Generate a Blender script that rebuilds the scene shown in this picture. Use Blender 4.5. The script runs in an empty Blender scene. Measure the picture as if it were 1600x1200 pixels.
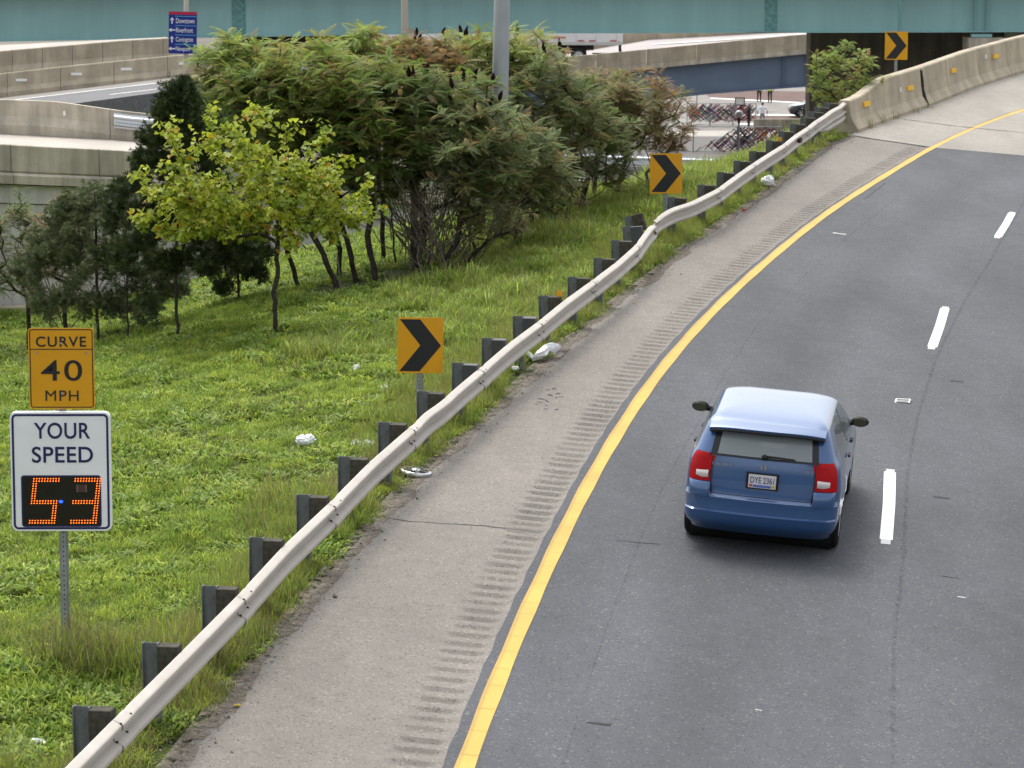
import bpy, math, random
import numpy as np
from math import radians, sin, cos, pi
from mathutils import Vector, Matrix
random.seed(7); RNG = np.random.default_rng(11)
S = bpy.context.scene
COL = S.collection

# ------------------------------------------------------------------ camera
cam_d = bpy.data.cameras.new('camera'); cam = bpy.data.objects.new('camera', cam_d); COL.objects.link(cam)
cam.location = (0, 0, 9.243); cam.rotation_euler = (radians(80.5), 0, 0)
cam_d.sensor_width = 36; cam_d.lens = 102.87; cam_d.clip_start = .5; cam_d.clip_end = 6000
cam_d.dof.use_dof = True; cam_d.dof.focus_distance = 37; cam_d.dof.aperture_fstop = 6.3
S.camera = cam
# ------------------------------------------------------------------ sky, sun, exposure
W = bpy.data.worlds.new('World'); S.world = W; W.use_nodes = True
SUN_EL, SUN_AZ = radians(60), radians(-22)
nt = W.node_tree; nt.nodes.clear()
sky = nt.nodes.new('ShaderNodeTexSky'); sky.sky_type = 'NISHITA'; sky.sun_disc = False
sky.sun_elevation = SUN_EL; sky.sun_rotation = SUN_AZ; sky.air_density = 1.6; sky.dust_density = 4.0; sky.ozone_density = 1.0
hs = nt.nodes.new('ShaderNodeHueSaturation'); hs.inputs['Saturation'].default_value = .22
bg = nt.nodes.new('ShaderNodeBackground'); bg.inputs['Strength'].default_value = .15
wo = nt.nodes.new('ShaderNodeOutputWorld')
nt.links.new(sky.outputs[0], hs.inputs['Color']); nt.links.new(hs.outputs[0], bg.inputs[0]); nt.links.new(bg.outputs[0], wo.inputs[0])
sun_d = bpy.data.lights.new('sun', 'SUN'); sun = bpy.data.objects.new('sun', sun_d); COL.objects.link(sun)
sun_d.energy = 1.15; sun_d.angle = radians(20); sun_d.color = (1, .96, .9)
sv = Vector((sin(SUN_AZ) * cos(SUN_EL), cos(SUN_AZ) * cos(SUN_EL), sin(SUN_EL)))
sun.rotation_euler = sv.to_track_quat('Z', 'Y').to_euler()
S.view_settings.view_transform = 'Standard'; S.view_settings.look = 'None'
S.view_settings.gamma = 1; S.view_settings.use_curve_mapping = False; S.view_settings.exposure = 0.9

# ------------------------------------------------------------------ helpers
def tag(o, label=None, cat=None, group=None, kind=None):
    if label: o['label'] = label
    if cat: o['category'] = cat
    if group: o['group'] = group
    if kind: o['kind'] = kind
    return o
def empty(name, loc=(0, 0, 0), rz=0, label=None, cat=None, group=None):
    o = bpy.data.objects.new(name, None); COL.objects.link(o); o.location = loc; o.rotation_euler = (0, 0, rz)
    o.empty_display_size = .2
    return tag(o, label, cat, group)
def fast_mesh(name, V, Fs, cols=None, smooth=False):
    """V (n,3); Fs (m,k) one polygon size"""
    V = np.asarray(V, np.float32); Fs = np.asarray(Fs, np.int32)
    me = bpy.data.meshes.new(name); m, k = Fs.shape
    me.vertices.add(len(V)); me.vertices.foreach_set('co', V.ravel())
    me.loops.add(m * k); me.loops.foreach_set('vertex_index', Fs.ravel())
    me.polygons.add(m); me.polygons.foreach_set('loop_start', np.arange(0, m * k, k, dtype=np.int32))
    me.polygons.foreach_set('loop_total', np.full(m, k, np.int32))
    if smooth: me.polygons.foreach_set('use_smooth', np.ones(m, bool))
    me.update(calc_edges=True)
    if cols is not None:
        a = me.color_attributes.new('Col', 'FLOAT_COLOR', 'POINT')
        c = np.ones((len(V), 4), np.float32); c[:, :3] = cols; a.data.foreach_set('color', c.ravel())
    return me
def add(name, me, mat=None, parent=None, loc=None):
    o = bpy.data.objects.new(name, me); COL.objects.link(o)
    if mat is not None and len(me.materials) == 0:
        for m in (mat if isinstance(mat, (list, tuple)) else [mat]): me.materials.append(m)
    if parent: o.parent = parent
    if loc is not None: o.location = loc
    return o
class MB:
    def __init__(s): s.v = []; s.f = []; s.mi = []; s.cur = 0
    def poly(s, vs, fs):
        n = len(s.v); s.v += [tuple(map(float, v)) for v in vs]; s.f += [tuple(i + n for i in f) for f in fs]; s.mi += [s.cur] * len(fs)
    def hexa(s, b, t):
        s.poly(list(b) + list(t), [(3, 2, 1, 0), (4, 5, 6, 7), (0, 1, 5, 4), (1, 2, 6, 5), (2, 3, 7, 6), (3, 0, 4, 7)])
    def box(s, c, d, rz=0, M=None):
        x, y, z = d[0] / 2, d[1] / 2, d[2] / 2
        P = [(-x, -y, -z), (x, -y, -z), (x, y, -z), (-x, y, -z), (-x, -y, z), (x, -y, z), (x, y, z), (-x, y, z)]
        if M is None: M = Matrix.Rotation(rz, 3, 'Z')
        P = [tuple(M @ Vector(p) + Vector(c)) for p in P]
        s.hexa(P[:4], P[4:])
    def tube(s, pts, rad, n=8, cap=True):
        pts = [Vector(p) for p in pts]; m = len(pts)
        if not isinstance(rad, (list, tuple)): rad = [rad] * m
        base = len(s.v); ring = []
        a = None
        for i, p in enumerate(pts):
            d = (pts[min(i + 1, m - 1)] - pts[max(i - 1, 0)]).normalized()
            if a is None:
                a = d.orthogonal().normalized()
            a = (a - d * a.dot(d)).normalized(); b = d.cross(a)
            ring.append([p + (a * cos(2 * pi * k / n) + b * sin(2 * pi * k / n)) * rad[i] for k in range(n)])
        V = [v for r in ring for v in r]; Fc = []
        for i in range(m - 1):
            for k in range(n):
                Fc.append((i * n + k, i * n + (k + 1) % n, (i + 1) * n + (k + 1) % n, (i + 1) * n + k))
        if cap: Fc += [tuple(reversed(range(n))), tuple((m - 1) * n + k for k in range(n))]
        s.poly(V, Fc)
    def lathe(s, prof, c, axis='Z', n=24, M=None):
        V = []; Fc = []; m = len(prof)
        for i, (r, h) in enumerate(prof):
            for k in range(n):
                a = 2 * pi * k / n
                p = Vector((r * cos(a), r * sin(a), h))
                if axis == 'X': p = Vector((h, r * cos(a), r * sin(a)))
                if M is not None: p = M @ p
                V.append(p + Vector(c))
        for i in range(m - 1):
            for k in range(n):
                Fc.append((i * n + k, i * n + (k + 1) % n, (i + 1) * n + (k + 1) % n, (i + 1) * n + k))
        s.poly(V, Fc)
    def prism(s, pts, a, b):
        """pts list of (x,z) extruded in y from a to b"""
        n = len(pts)
        V = [(x, a, z) for x, z in pts] + [(x, b, z) for x, z in pts]
        s.poly(V, [tuple(range(n)), tuple(reversed(range(n, 2 * n)))] + [(i, i + n, (i + 1) % n + n, (i + 1) % n) for i in range(n)])
    def sphere(s, c, r, n=12, m=8, sc=(1, 1, 1)):
        prof = [(r * sin(pi * i / m) + 1e-4, -r * cos(pi * i / m)) for i in range(m + 1)]
        V = []; b = len(s.v)
        s.lathe(prof, (0, 0, 0), n=n)
        for i in range(b, len(s.v)):
            x, y, z = s.v[i]; s.v[i] = (x * sc[0] + c[0], y * sc[1] + c[1], z * sc[2] + c[2])
    def mesh(s, name, smooth=False, bevel=0):
        me = bpy.data.meshes.new(name); me.from_pydata(s.v, [], s.f)
        if any(s.mi): me.polygons.foreach_set('material_index', s.mi)
        if smooth: me.polygons.foreach_set('use_smooth', [True] * len(s.f))
        me.update()
        return me
    def build(s, name, mat, parent=None, smooth=False, bevel=0, loc=None):
        me = s.mesh(name, smooth)
        import bmesh
        bm = bmesh.new(); bm.from_mesh(me); bmesh.ops.recalc_face_normals(bm, faces=bm.faces)
        if bevel: bmesh.ops.bevel(bm, geom=[e for e in bm.edges if e.calc_face_angle(0) > .5], offset=bevel, segments=1, affect='EDGES')
        bm.to_mesh(me); bm.free()
        return add(name, me, mat, parent, loc)
def resample(P, step, dims=2):
    P = np.asarray(P, float); d = np.r_[0, np.cumsum(np.linalg.norm(np.diff(P[:, :dims], axis=0), axis=1))]
    n = max(2, int(round(d[-1] / step)) + 1); t = np.linspace(0, d[-1], n)
    return np.stack([np.interp(t, d, P[:, k]) for k in range(P.shape[1])], 1)
def smooth_path(P, it=3):
    P = np.asarray(P, float).copy()
    for _ in range(it): P[1:-1] = .25 * P[:-2] + .5 * P[1:-1] + .25 * P[2:]
    return P
def normals2(P):
    P = np.asarray(P); t = np.gradient(P[:, :2], axis=0); t /= np.linalg.norm(t, axis=1)[:, None] + 1e-9
    return np.stack([t[:, 1], -t[:, 0]], 1), t      # right-hand normal, tangent
def sweep(path, prof, closed=True, cap=True):
    """path (n,3) base points; prof list of (offset to right, height)"""
    path = np.asarray(path, float); N, _ = normals2(path); n, m = len(path), len(prof)
    V = np.zeros((n, m, 3))
    for j, (o, h) in enumerate(prof):
        V[:, j, 0] = path[:, 0] + N[:, 0] * o; V[:, j, 1] = path[:, 1] + N[:, 1] * o; V[:, j, 2] = path[:, 2] + h
    Fc = []
    for i in range(n - 1):
        for j in range(m if closed else m - 1):
            k = (j + 1) % m; Fc.append((i * m + j, i * m + k, (i + 1) * m + k, (i + 1) * m + j))
    if cap and closed: Fc += [tuple(range(m)), tuple((n - 1) * m + j for j in reversed(range(m)))]
    mb = MB(); mb.poly(V.reshape(-1, 3), Fc); return mb

# ------------------------------------------------------------------ materials
def mat_base(name, rough=.8, spec=.3, metal=0):
    m = bpy.data.materials.new(name); m.use_nodes = True
    b = m.node_tree.nodes['Principled BSDF']; b.inputs['Roughness'].default_value = rough
    b.inputs['Specular IOR Level'].default_value = spec; b.inputs['Metallic'].default_value = metal
    return m, m.node_tree, b
def plain(name, c, rough=.6, spec=.4, metal=0, coat=0, var=.0, scale=6):
    m, t, b = mat_base(name, rough, spec, metal)
    b.inputs['Base Color'].default_value = (*c, 1)
    if coat: b.inputs['Coat Weight'].default_value = coat; b.inputs['Coat Roughness'].default_value = .04; b.inputs['Coat IOR'].default_value = 1.65 if coat == .9 else 1.5
    if var:
        n = noise(t, scale, 6); r = ramp(t, n, [(.3, tuple(x * (1 - var) for x in c)), (.7, tuple(min(1, x * (1 + var)) for x in c))])
        t.links.new(r, b.inputs['Base Color'])
    return m
def coord(t):
    n = t.nodes.get('TC') or t.nodes.new('ShaderNodeTexCoord'); n.name = 'TC'; return n.outputs['Object']
def noise(t, scale, detail=4, rough=.55, sc=None, dist=0):
    n = t.nodes.new('ShaderNodeTexNoise'); n.inputs['Scale'].default_value = scale; n.inputs['Detail'].default_value = detail
    n.inputs['Roughness'].default_value = rough; n.inputs['Distortion'].default_value = dist
    c = coord(t)
    if sc:
        mp = t.nodes.new('ShaderNodeMapping'); mp.inputs['Scale'].default_value = sc; t.links.new(c, mp.inputs[0]); c = mp.outputs[0]
    t.links.new(c, n.inputs['Vector']); return n.outputs['Fac']
def voro(t, scale, feat='F1', out='Distance', sc=None):
    n = t.nodes.new('ShaderNodeTexVoronoi'); n.inputs['Scale'].default_value = scale; n.feature = feat
    c = coord(t)
    if sc:
        mp = t.nodes.new('ShaderNodeMapping'); mp.inputs['Scale'].default_value = sc; t.links.new(c, mp.inputs[0]); c = mp.outputs[0]
    t.links.new(c, n.inputs['Vector']); return n.outputs[out]
def ramp(t, fac, stops):
    n = t.nodes.new('ShaderNodeValToRGB'); e = n.color_ramp.elements
    while len(e) < len(stops): e.new(.5)
    for el, (p, c) in zip(e, stops):
        el.position = p; el.color = (*c, 1) if len(c) == 3 else c
    t.links.new(fac, n.inputs[0]); return n.outputs[0]
def mixc(t, fac, a, b, mode='MIX'):
    n = t.nodes.new('ShaderNodeMix'); n.data_type = 'RGBA'; n.blend_type = mode
    for i, x in ((0, fac), (6, a), (7, b)):
        if isinstance(x, (int, float)): n.inputs[i].default_value = x
        elif isinstance(x, tuple): n.inputs[i].default_value = (*x, 1)
        else: t.links.new(x, n.inputs[i])
    return n.outputs[2]
def bump(t, b, h, strength=.3, dist=.01):
    n = t.nodes.new('ShaderNodeBump'); n.inputs['Strength'].default_value = strength; n.inputs['Distance'].default_value = dist
    t.links.new(h, n.inputs['Height']); t.links.new(n.outputs[0], b.inputs['Normal'])
def g(v): return (v, v, v)

def mat_pavement(name, dark, mid, light, speck, speck_c, blot, rough=.85, fine=95):
    m, t, b = mat_base(name, rough, .35)
    f = noise(t, fine, 3, .7); c = ramp(t, f, [(.30, dark), (.5, mid), (.72, light)])
    v = voro(t, fine * .55, out='Color'); s = t.nodes.new('ShaderNodeSeparateColor'); t.links.new(v, s.inputs[0])
    m1 = ramp(t, s.outputs[0], [(speck, g(0)), (speck + .03, g(.75))]); c = mixc(t, m1, c, speck_c)
    m2 = ramp(t, s.outputs[1], [(.92, g(0)), (.95, g(.8))]); c = mixc(t, m2, c, tuple(x * .72 for x in dark))
    L = noise(t, .35, 5, .6, sc=(1.6, .5, 1)); lr = ramp(t, L, [(.32, g(1 - blot)), (.68, g(1 + blot))]); c = mixc(t, 1.0, c, lr, 'MULTIPLY')
    M = noise(t, 3.2, 5, .7); mr = ramp(t, M, [(.3, g(.90)), (.7, g(1.08))]); c = mixc(t, 1.0, c, mr, 'MULTIPLY')
    t.links.new(c, b.inputs['Base Color']); bump(t, b, f, .5, .006); return m
M_asphalt = mat_pavement('asphalt', (.046, .049, .056), (.065, .069, .078), (.086, .090, .100), .95, (.16, .155, .14), .20, .85)
def oil_tracks(m):
    t = m.node_tree; b = t.nodes['Principled BSDF']; src = b.inputs['Base Color'].links[0].from_socket
    at_ = t.nodes.new('ShaderNodeAttribute'); at_.attribute_name = 'Col'
    k = ramp(t, at_.outputs['Fac'], [(.30, g(1.12)), (.5, g(1.0)), (.80, g(.80))]); n = noise(t, .9, 5, .65, sc=(1, .4, 1)); f = ramp(t, n, [(.3, g(.35)), (.65, g(1))])
    c = mixc(t, f, src, mixc(t, 1.0, src, k, 'MULTIPLY')); t.links.new(c, b.inputs['Base Color'])
oil_tracks(M_asphalt)
M_shoulder = mat_pavement('shoulder_asphalt', (.135, .121, .107), (.183, .166, .148), (.228, .209, .188), .92, (.28, .26, .22), .14, .9)
M_slab = mat_pavement('deck_concrete', (.21, .193, .168), (.265, .245, .215), (.315, .295, .26), .95, (.4, .38, .33), .13, .9)
M_farasph = mat_pavement('far_asphalt', (.10, .10, .105), (.14, .14, .145), (.17, .17, .17), .95, (.2, .2, .19), .10, .9, 40)
def mat_concrete(name, c, stain=.35, streak=True, scale=1.2):
    m, t, b = mat_base(name, .9, .25)
    n1 = noise(t, scale, 8, .65); c1 = ramp(t, n1, [(.3, tuple(x * .78 for x in c)), (.55, c), (.75, tuple(min(1, x * 1.14) for x in c))])
    if streak:
        n2 = noise(t, 2.2, 5, .6, sc=(1, 1, .09)); k = ramp(t, n2, [(.42, g(1 - stain)), (.62, g(1))]); c1 = mixc(t, 1.0, c1, k, 'MULTIPLY')
    n3 = noise(t, 40, 3, .7); k3 = ramp(t, n3, [(.3, g(.9)), (.7, g(1.06))]); c1 = mixc(t, 1.0, c1, k3, 'MULTIPLY')
    t.links.new(c1, b.inputs['Base Color']); bump(t, b, n3, .25, .005); return m
M_conc = mat_concrete('weathered_concrete', (.45, .39, .295), .20)
M_conc2 = mat_concrete('grey_concrete', (.54, .485, .395), .30)
M_conc3 = mat_concrete('pale_concrete_wall', (.60, .58, .55), .16)
M_concdk = mat_concrete('stained_shade_concrete', (.20, .18, .145), .3)  # stain streaks over a base colour darkened for shade under the bridge
M_concvd = mat_concrete('deep_shade_concrete', (.075, .068, .056), .3)  # near-black base colour stands in for shade under the deck
M_joint = plain('joint_filler', (.025, .024, .024), .9)
M_steel = plain('galvanised_steel', (.30, .315, .33), .5, .4, .35, var=.18, scale=9)
def mat_rail():
    m, t, b = mat_base('weathered_white_rail', .55, .35, .1)
    n = noise(t, 3.0, 6, .65); c = ramp(t, n, [(.3, (.41, .375, .33)), (.6, (.465, .43, .39)), (.8, (.50, .47, .435))])
    n2 = noise(t, 5, 5, .7, sc=(1, 1, .3)); k = ramp(t, n2, [(.24, (.70, .60, .50)), (.38, g(1))]); c = mixc(t, .5, c, k, 'MULTIPLY')
    t.links.new(c, b.inputs['Base Color']); return m
M_rail = mat_rail()
M_post = plain('weathered_post_steel', (.15, .163, .168), .7, .3, .2, var=.30, scale=7)
M_block = plain('weathered_timber_block', (.058, .053, .042), .85, .2, var=.4, scale=14)
M_block2 = plain('black_plastic_block', (.05, .054, .06), .5, .4, var=.2)
M_ypaint = None
def mat_paint(name, c, wear):
    m, t, b = mat_base(name, .6, .35)
    n = noise(t, 26, 5, .75); cc = ramp(t, n, [(wear - .1, tuple(x * .45 for x in c)), (wear, c), (.8, tuple(min(1, x * 1.08) for x in c))])
    n2 = noise(t, 1.1, 4); k = ramp(t, n2, [(.3, g(.84)), (.7, g(1.05))]); cc = mixc(t, 1.0, cc, k, 'MULTIPLY')
    t.links.new(cc, b.inputs['Base Color']); bump(t, b, n, .3, .003); return m
M_ypaint = mat_paint('yellow_road_paint', (.48, .305, .042), .32)
M_yold = mat_paint('older_yellow_road_paint', (.38, .235, .035), .40)
M_wpaint = mat_paint('white_road_paint', (.72, .72, .72), .33)
M_wold = mat_paint('faded_white_road_paint', (.42, .42, .42), .40)
M_tar = plain('crack_seal', (.030, .030, .032), .8, .3)
def mat_seam():
    m, t, b = mat_base('worn_dark_seam', .8, .2); b.inputs['Base Color'].default_value = (.035, .035, .038, 1)
    n = noise(t, 9, 5, .7); r = ramp(t, n, [(.40, g(0)), (.80, g(.50))]); t.links.new(r, b.inputs['Alpha']); return m
M_seam = mat_seam()
M_black = plain('sign_black', (.012, .013, .016), .5, .4)
M_sorange = plain('amber_sign_sheeting', (.66, .31, .004), .45, .4, var=.05, scale=3)
M_amber = plain('yellow_marker', (.80, .45, .012), .5, .3)
M_swhite = plain('white_sign_sheeting', (.80, .81, .86), .45, .4, var=.05, scale=3)
M_snavy = plain('navy_sign_ink', (.010, .013, .085), .5, .4)
M_sback = plain('sign_aluminium', (.42, .43, .44), .45, .4, .5)
M_sblue = plain('blue_sign_sheeting', (.008, .022, .21), .5, .35)
M_sred = plain('red_sign_band', (.42, .015, .05), .5, .35)
M_scyan = plain('cyan_sign_rule', (.10, .42, .55), .5, .35)
M_white = plain('white_matter', (.75, .75, .75), .6)
M_plastic = plain('white_plastic_film', (.74, .75, .77), .4, .5, var=.08, scale=20)
M_teal = None
def mat_teal():
    m, t, b = mat_base('teal_bridge_paint', .55, .35)
    n = noise(t, .22, 6, .6); c = ramp(t, n, [(.3, (.26, .45, .46)), (.7, (.31, .53, .54))])
    n2 = noise(t, 1.4, 5, .6, sc=(1, 1, .12)); k = ramp(t, n2, [(.35, g(.90)), (.6, g(1))]); c = mixc(t, 1.0, c, k, 'MULTIPLY')
    t.links.new(c, b.inputs['Base Color']); return m
M_teal = mat_teal(); M_tealp = plain('teal_splice_plate', (.14, .30, .30), .6, .3, var=.35, scale=7)
M_bsteel = plain('blue_grey_bridge_paint', (.125, .17, .245), .55, .35, var=.12, scale=.6)
M_soil = None
def mat_soil():
    m, t, b = mat_base('grassy_soil', .95, .1)
    n = noise(t, 1.6, 6, .65); c = ramp(t, n, [(.28, (.045, .060, .016)), (.5, (.060, .085, .020)), (.72, (.085, .080, .035))])
    n2 = noise(t, 30, 3, .7); k = ramp(t, n2, [(.3, g(.7)), (.7, g(1.2))]); c = mixc(t, 1.0, c, k, 'MULTIPLY')
    t.links.new(c, b.inputs['Base Color']); bump(t, b, n2, .6, .03); return m
M_soil = mat_soil()
M_dirt = plain('gravelly_dirt', (.165, .142, .115), .95, .1, var=.40, scale=24)
_t = M_dirt.node_tree; _t.links.new(ramp(_t, noise(_t, 5, 6, .8), [(.40, g(0)), (.55, g(.9))]), _t.nodes['Principled BSDF'].inputs['Alpha'])
M_street = plain('street_paving', (.22, .205, .19), .9, .2, var=.15, scale=.5)
M_brick = plain('brick_paving', (.13, .085, .075), .9, .2, var=.2, scale=.8)
def mat_leaf(name, trans=.35, rough=.55):
    m = bpy.data.materials.new(name); m.use_nodes = True; t = m.node_tree; b = t.nodes['Principled BSDF']
    a = t.nodes.new('ShaderNodeAttribute'); a.attribute_name = 'Col'
    b.inputs['Roughness'].default_value = rough; b.inputs['Specular IOR Level'].default_value = .3
    t.links.new(a.outputs['Color'], b.inputs['Base Color'])
    tr = t.nodes.new('ShaderNodeBsdfTranslucent'); t.links.new(a.outputs['Color'], tr.inputs['Color'])
    mx = t.nodes.new('ShaderNodeMixShader'); mx.inputs[0].default_value = trans
    o = t.nodes['Material Output']; t.links.new(b.outputs[0], mx.inputs[1]); t.links.new(tr.outputs[0], mx.inputs[2]); t.links.new(mx.outputs[0], o.inputs[0])
    return m
M_leaf = mat_leaf('leaf', .42); M_needle = mat_leaf('cedar_foliage', .2, .7); M_grass = mat_leaf('grass_blades', .42, .6)
M_bark = plain('dark_bark', (.050, .042, .036), .95, .1, var=.45, scale=18)
M_bark2 = plain('grey_brown_bark', (.15, .125, .105), .95, .1, var=.4, scale=18)
M_fruit = plain('dark_maroon_sumac_fruit', (.018, .006, .006), .95, .1)

# ------------------------------------------------------------------ the lie of the land
RA, RB = -0.0656425, 0.0529840
def road(x, y): return RA * x + RB * y
GY = np.array([-10, 10, 20, 24.47, 30.14, 37.65, 44.87, 50.35, 55.7, 61.43, 64.97, 68.22, 73.18, 80, 90, 110])
GX = np.array([-9.6, -6.3, -4.6, -3.78, -2.77, -1.24, .44, 1.81, 3.17, 4.66, 5.65, 6.49, 7.76, 10.1, 14.0, 23])
PEY = np.array([-10, 10, 20, 25.76, 28.49, 32.1, 35.49, 38.8, 43.39, 48.31, 51.62, 55.54, 61.5, 65.9, 70.88, 72.9])
PEX = np.array([-8.6, -5.3, -3.9, -2.98, -2.57, -1.96, -1.35, -.59, .42, 1.6, 2.5, 3.46, 5.18, 6.35, 7.66, 8.4])
def gx(y): return np.interp(y, GY, GX)
def px(y): return np.interp(y, PEY, PEX)
def sstep(t): t = np.clip(t, 0, 1); return t * t * (3 - 2 * t)
def terr0(x, y):
    x = np.asarray(x, float); y = np.asarray(y, float)
    gg = gx(y); d = np.clip(gg - x, 0, None)
    z = road(np.maximum(x, gg), np.minimum(y, 76)) - .03 * d - .012 * d * d
    t = np.clip((y - 62.5) / 22, 0, 1); z = z - t * t * 11 * np.clip((d - .5) / 5, 0, 1)
    z = z - 12 * sstep((y - 76) / 30) * np.where(y > 76, 1, 0)
    lo = np.where(y > 75, .45 - 8.8 * sstep((y - 75) / 18), .45)
    return np.maximum(z, lo)
def terr(x, y):
    x = np.asarray(x, float); y = np.asarray(y, float)
    n = .05 * np.sin(x * 1.7 + y * .6) * np.sin(y * 1.1 - x * .5) + .03 * np.sin(x * 4.1 + 1) * np.sin(y * 3.3)
    return terr0(x, y) - .03 + n * np.clip((gx(y) - x - .2) / 1.5, 0, 1)

# ground sheet reaching the horizon
mb = MB(); mb.poly([(-3000, -3000, -8.4), (3000, -3000, -8.4), (3000, 3000, -8.4), (-3000, 3000, -8.4)], [(0, 1, 2, 3)])
tag(mb.build('ground', plain('distant_ground', (.16, .15, .13), .95, .1, var=.25, scale=.05)), kind='structure')
# embankment
ys = np.r_[np.linspace(-10, 20, 20), np.linspace(20.5, 78, 150), np.linspace(79, 110, 30)]
us = np.r_[np.linspace(-14, -3, 26), np.linspace(-2.8, 0, 16)]
V = []; nx = len(us) + 4
for y in ys:
    e = float(px(y)) if y < 72.9 else float(gx(y)) + .3
    for u in us: V.append((e + u, y, float(terr(e + u, y))))
    for k, (dx, dz) in enumerate(((.12, -.02), (.5, -.06), (1.0, -.10), (1.6, -.16))): V.append((e + dx, y, float(road(e + dx, min(y, 80))) + dz))
Fc = [(i * nx + j, i * nx + j + 1, (i + 1) * nx + j + 1, (i + 1) * nx + j) for i in range(len(ys) - 1) for j in range(nx - 1)]
emb = tag(add('embankment', fast_mesh('embankment', V, Fc, smooth=True), M_soil), kind='structure')
# left of the sheet: lawn strip out to the wall
V = []; xs = np.linspace(-40, -8, 20); ys2 = np.linspace(-10, 80, 46)
for y in ys2:
    for x in xs: V.append((x, y, float(terr(np.minimum(x, -.0), y)) - .02 if x < px(y) - 13.8 else float(terr(x, y)) - .25))
Fc = [(i * 20 + j, i * 20 + j + 1, (i + 1) * 20 + j + 1, (i + 1) * 20 + j) for i in range(len(ys2) - 1) for j in range(19)]
tag(add('lawn', fast_mesh('lawn', V, Fc, smooth=True), M_soil), kind='structure')

# ------------------------------------------------------------------ carriageway
YL = np.array([(-4.9, -10), (-2.6, 8), (-1.0, 20), (-.45, 25.72), (.01, 29.66), (.42, 32.65), (.61, 34.07), (.83, 35.61), (1.2, 37.92), (1.64, 40.5), (2.2, 43.49), (2.77, 46.06), (3.43, 48.94), (4.81, 54.2), (6.27, 59.44), (7.52, 63.39), (10.47, 72.28), (12.14, 76.62), (14.2, 81.3), (19, 91), (27, 105)])
yl = smooth_path(resample(np.c_[YL, YL[:, 0] * 0], .5), 45)
ylN, ylT = normals2(yl)
JX = np.array([8.52, 8.89, 10.26, 12.49, 30, 45]); JY = np.array([72.95, 72.6, 71.7, 71.3, 69.0, 67.0])
def on_road(P2, h=0.0): return np.c_[P2, road(P2[:, 0], P2[:, 1]) + h]
def ribbon(name, A, B, mat, h, parent=None):
    n = len(A); V = np.r_[on_road(A, h), on_road(B, h)]
    return add(name, fast_mesh(name, V, [(i, i + n, i + n + 1, i + 1) for i in range(n - 1)]), mat, parent)
# asphalt: from just left of the yellow line far to the right
iJ = int(np.argmin(np.abs(yl[:, 1] - 72.0)))
iE = iJ + 12
edge = yl[:iE, :2] - ylN[:iE] * (.20 - .07 * np.clip((yl[:iE, 1:2] - 40) / 25, 0, 1) + .012 * np.sin(yl[:iE, 1:2] * 5.1) + .008 * np.sin(yl[:iE, 1:2] * 13))
offs = np.r_[np.arange(.25, 8.6, .25)]
colsP = [edge] + [yl[:iE, :2] + ylN[:iE] * o_ for o_ in offs] + [np.c_[edge[:, 0] * 0 + 46, edge[:, 1] * .93]]
V = np.stack([on_road(c_, 0.0) for c_ in colsP], 1); nc = V.shape[1]
tr_ = np.r_[0, .55 * np.exp(-((offs - 1.85) / .42) ** 2) + .55 * np.exp(-((offs - 5.5) / .45) ** 2) - .35 * np.exp(-((offs - .95) / .35) ** 2) - .35 * np.exp(-((offs - 2.8) / .35) ** 2), 0]
C = np.repeat((.5 + .5 * tr_)[None, :, None], iE, 0).repeat(3, 2).reshape(-1, 3)
asph = add('carriageway', fast_mesh('carriageway', V.reshape(-1, 3), [(i * nc + j, i * nc + j + 1, (i + 1) * nc + j + 1, (i + 1) * nc + j) for i in range(iE - 1) for j in range(nc - 1)], C), M_asphalt)
tag(asph, kind='structure')
# concrete deck beyond the joint
V = [(x, y, road(x, y) + .004) for x, y in zip(JX, JY)]; n = len(V)
far = [(17.0, 93.5), (22, 103), (30, 116), (45, 118), (60, 110), (62, 66)]
V = [(8.6, 73.9, road(8.6, 73.9) + .004)] + V + [(62, 66, road(62, 66) + .004)] + [(x, y, road(x, y) + .004) for x, y in far[::-1][1:]] + [(13.5, 86.2, road(13.5, 86.2) + .004), (11.4, 80.9, road(11.4, 80.9) + .004)]
mb = MB(); mb.poly(V, [tuple(range(len(V)))])
deck = tag(mb.build('bridge_deck_pavement', M_slab), kind='structure')
# shoulder with milled rumble strip
sy = np.r_[np.linspace(-10, 22, 33), np.arange(22.3, 73.4, .026)]
L = np.stack([px(sy), sy], 1); R = np.stack([np.interp(sy, yl[:, 1], yl[:, 0]), sy], 1)
ro = np.interp(sy, [22, 32, 45, 72], [.74, .70, .64, .56]); ri = np.interp(sy, [22, 32, 45, 72], [.25, .23, .19, .17])
N_at = np.stack([np.interp(sy, yl[:, 1], ylN[:, 0]), np.interp(sy, yl[:, 1], ylN[:, 1])], 1)
s_len = np.r_[0, np.cumsum(np.linalg.norm(np.diff(R, axis=0), axis=1))]
jit = np.interp(s_len, np.arange(0, 120, .3), RNG.normal(0, .02, 400))
dip = sstep((np.cos(2 * pi * (s_len + jit) / .305) + .25) / .45) * .036
dip[(sy < 22.5) | (sy > 72.0)] = 0
dipw = dip * np.interp(s_len, np.arange(0, 120, .305), RNG.uniform(.65, 1.15, 394))
rows = []; tt = [0, .12, .4, .75, 1]
for f in tt:
    A = L + (R - N_at * (ro + .05)[:, None] - L) * f; rows.append(on_road(A, -.002 - .004 * (f == 0)))
for f in np.linspace(0, 1, 9):
    A = R - N_at * (ro + (ri - ro) * f)[:, None]; wgt = min(1, min(f, 1 - f) * 6)
    r = on_road(A, -.002); r[:, 2] -= dipw * wgt; rows.append(r)
rows.append(on_road(R - N_at * .10, -.0045)); rows.append(on_road(R + N_at * .3, -.008))
k = len(rows); V = np.stack(rows, 1).reshape(-1, 3)
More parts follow.
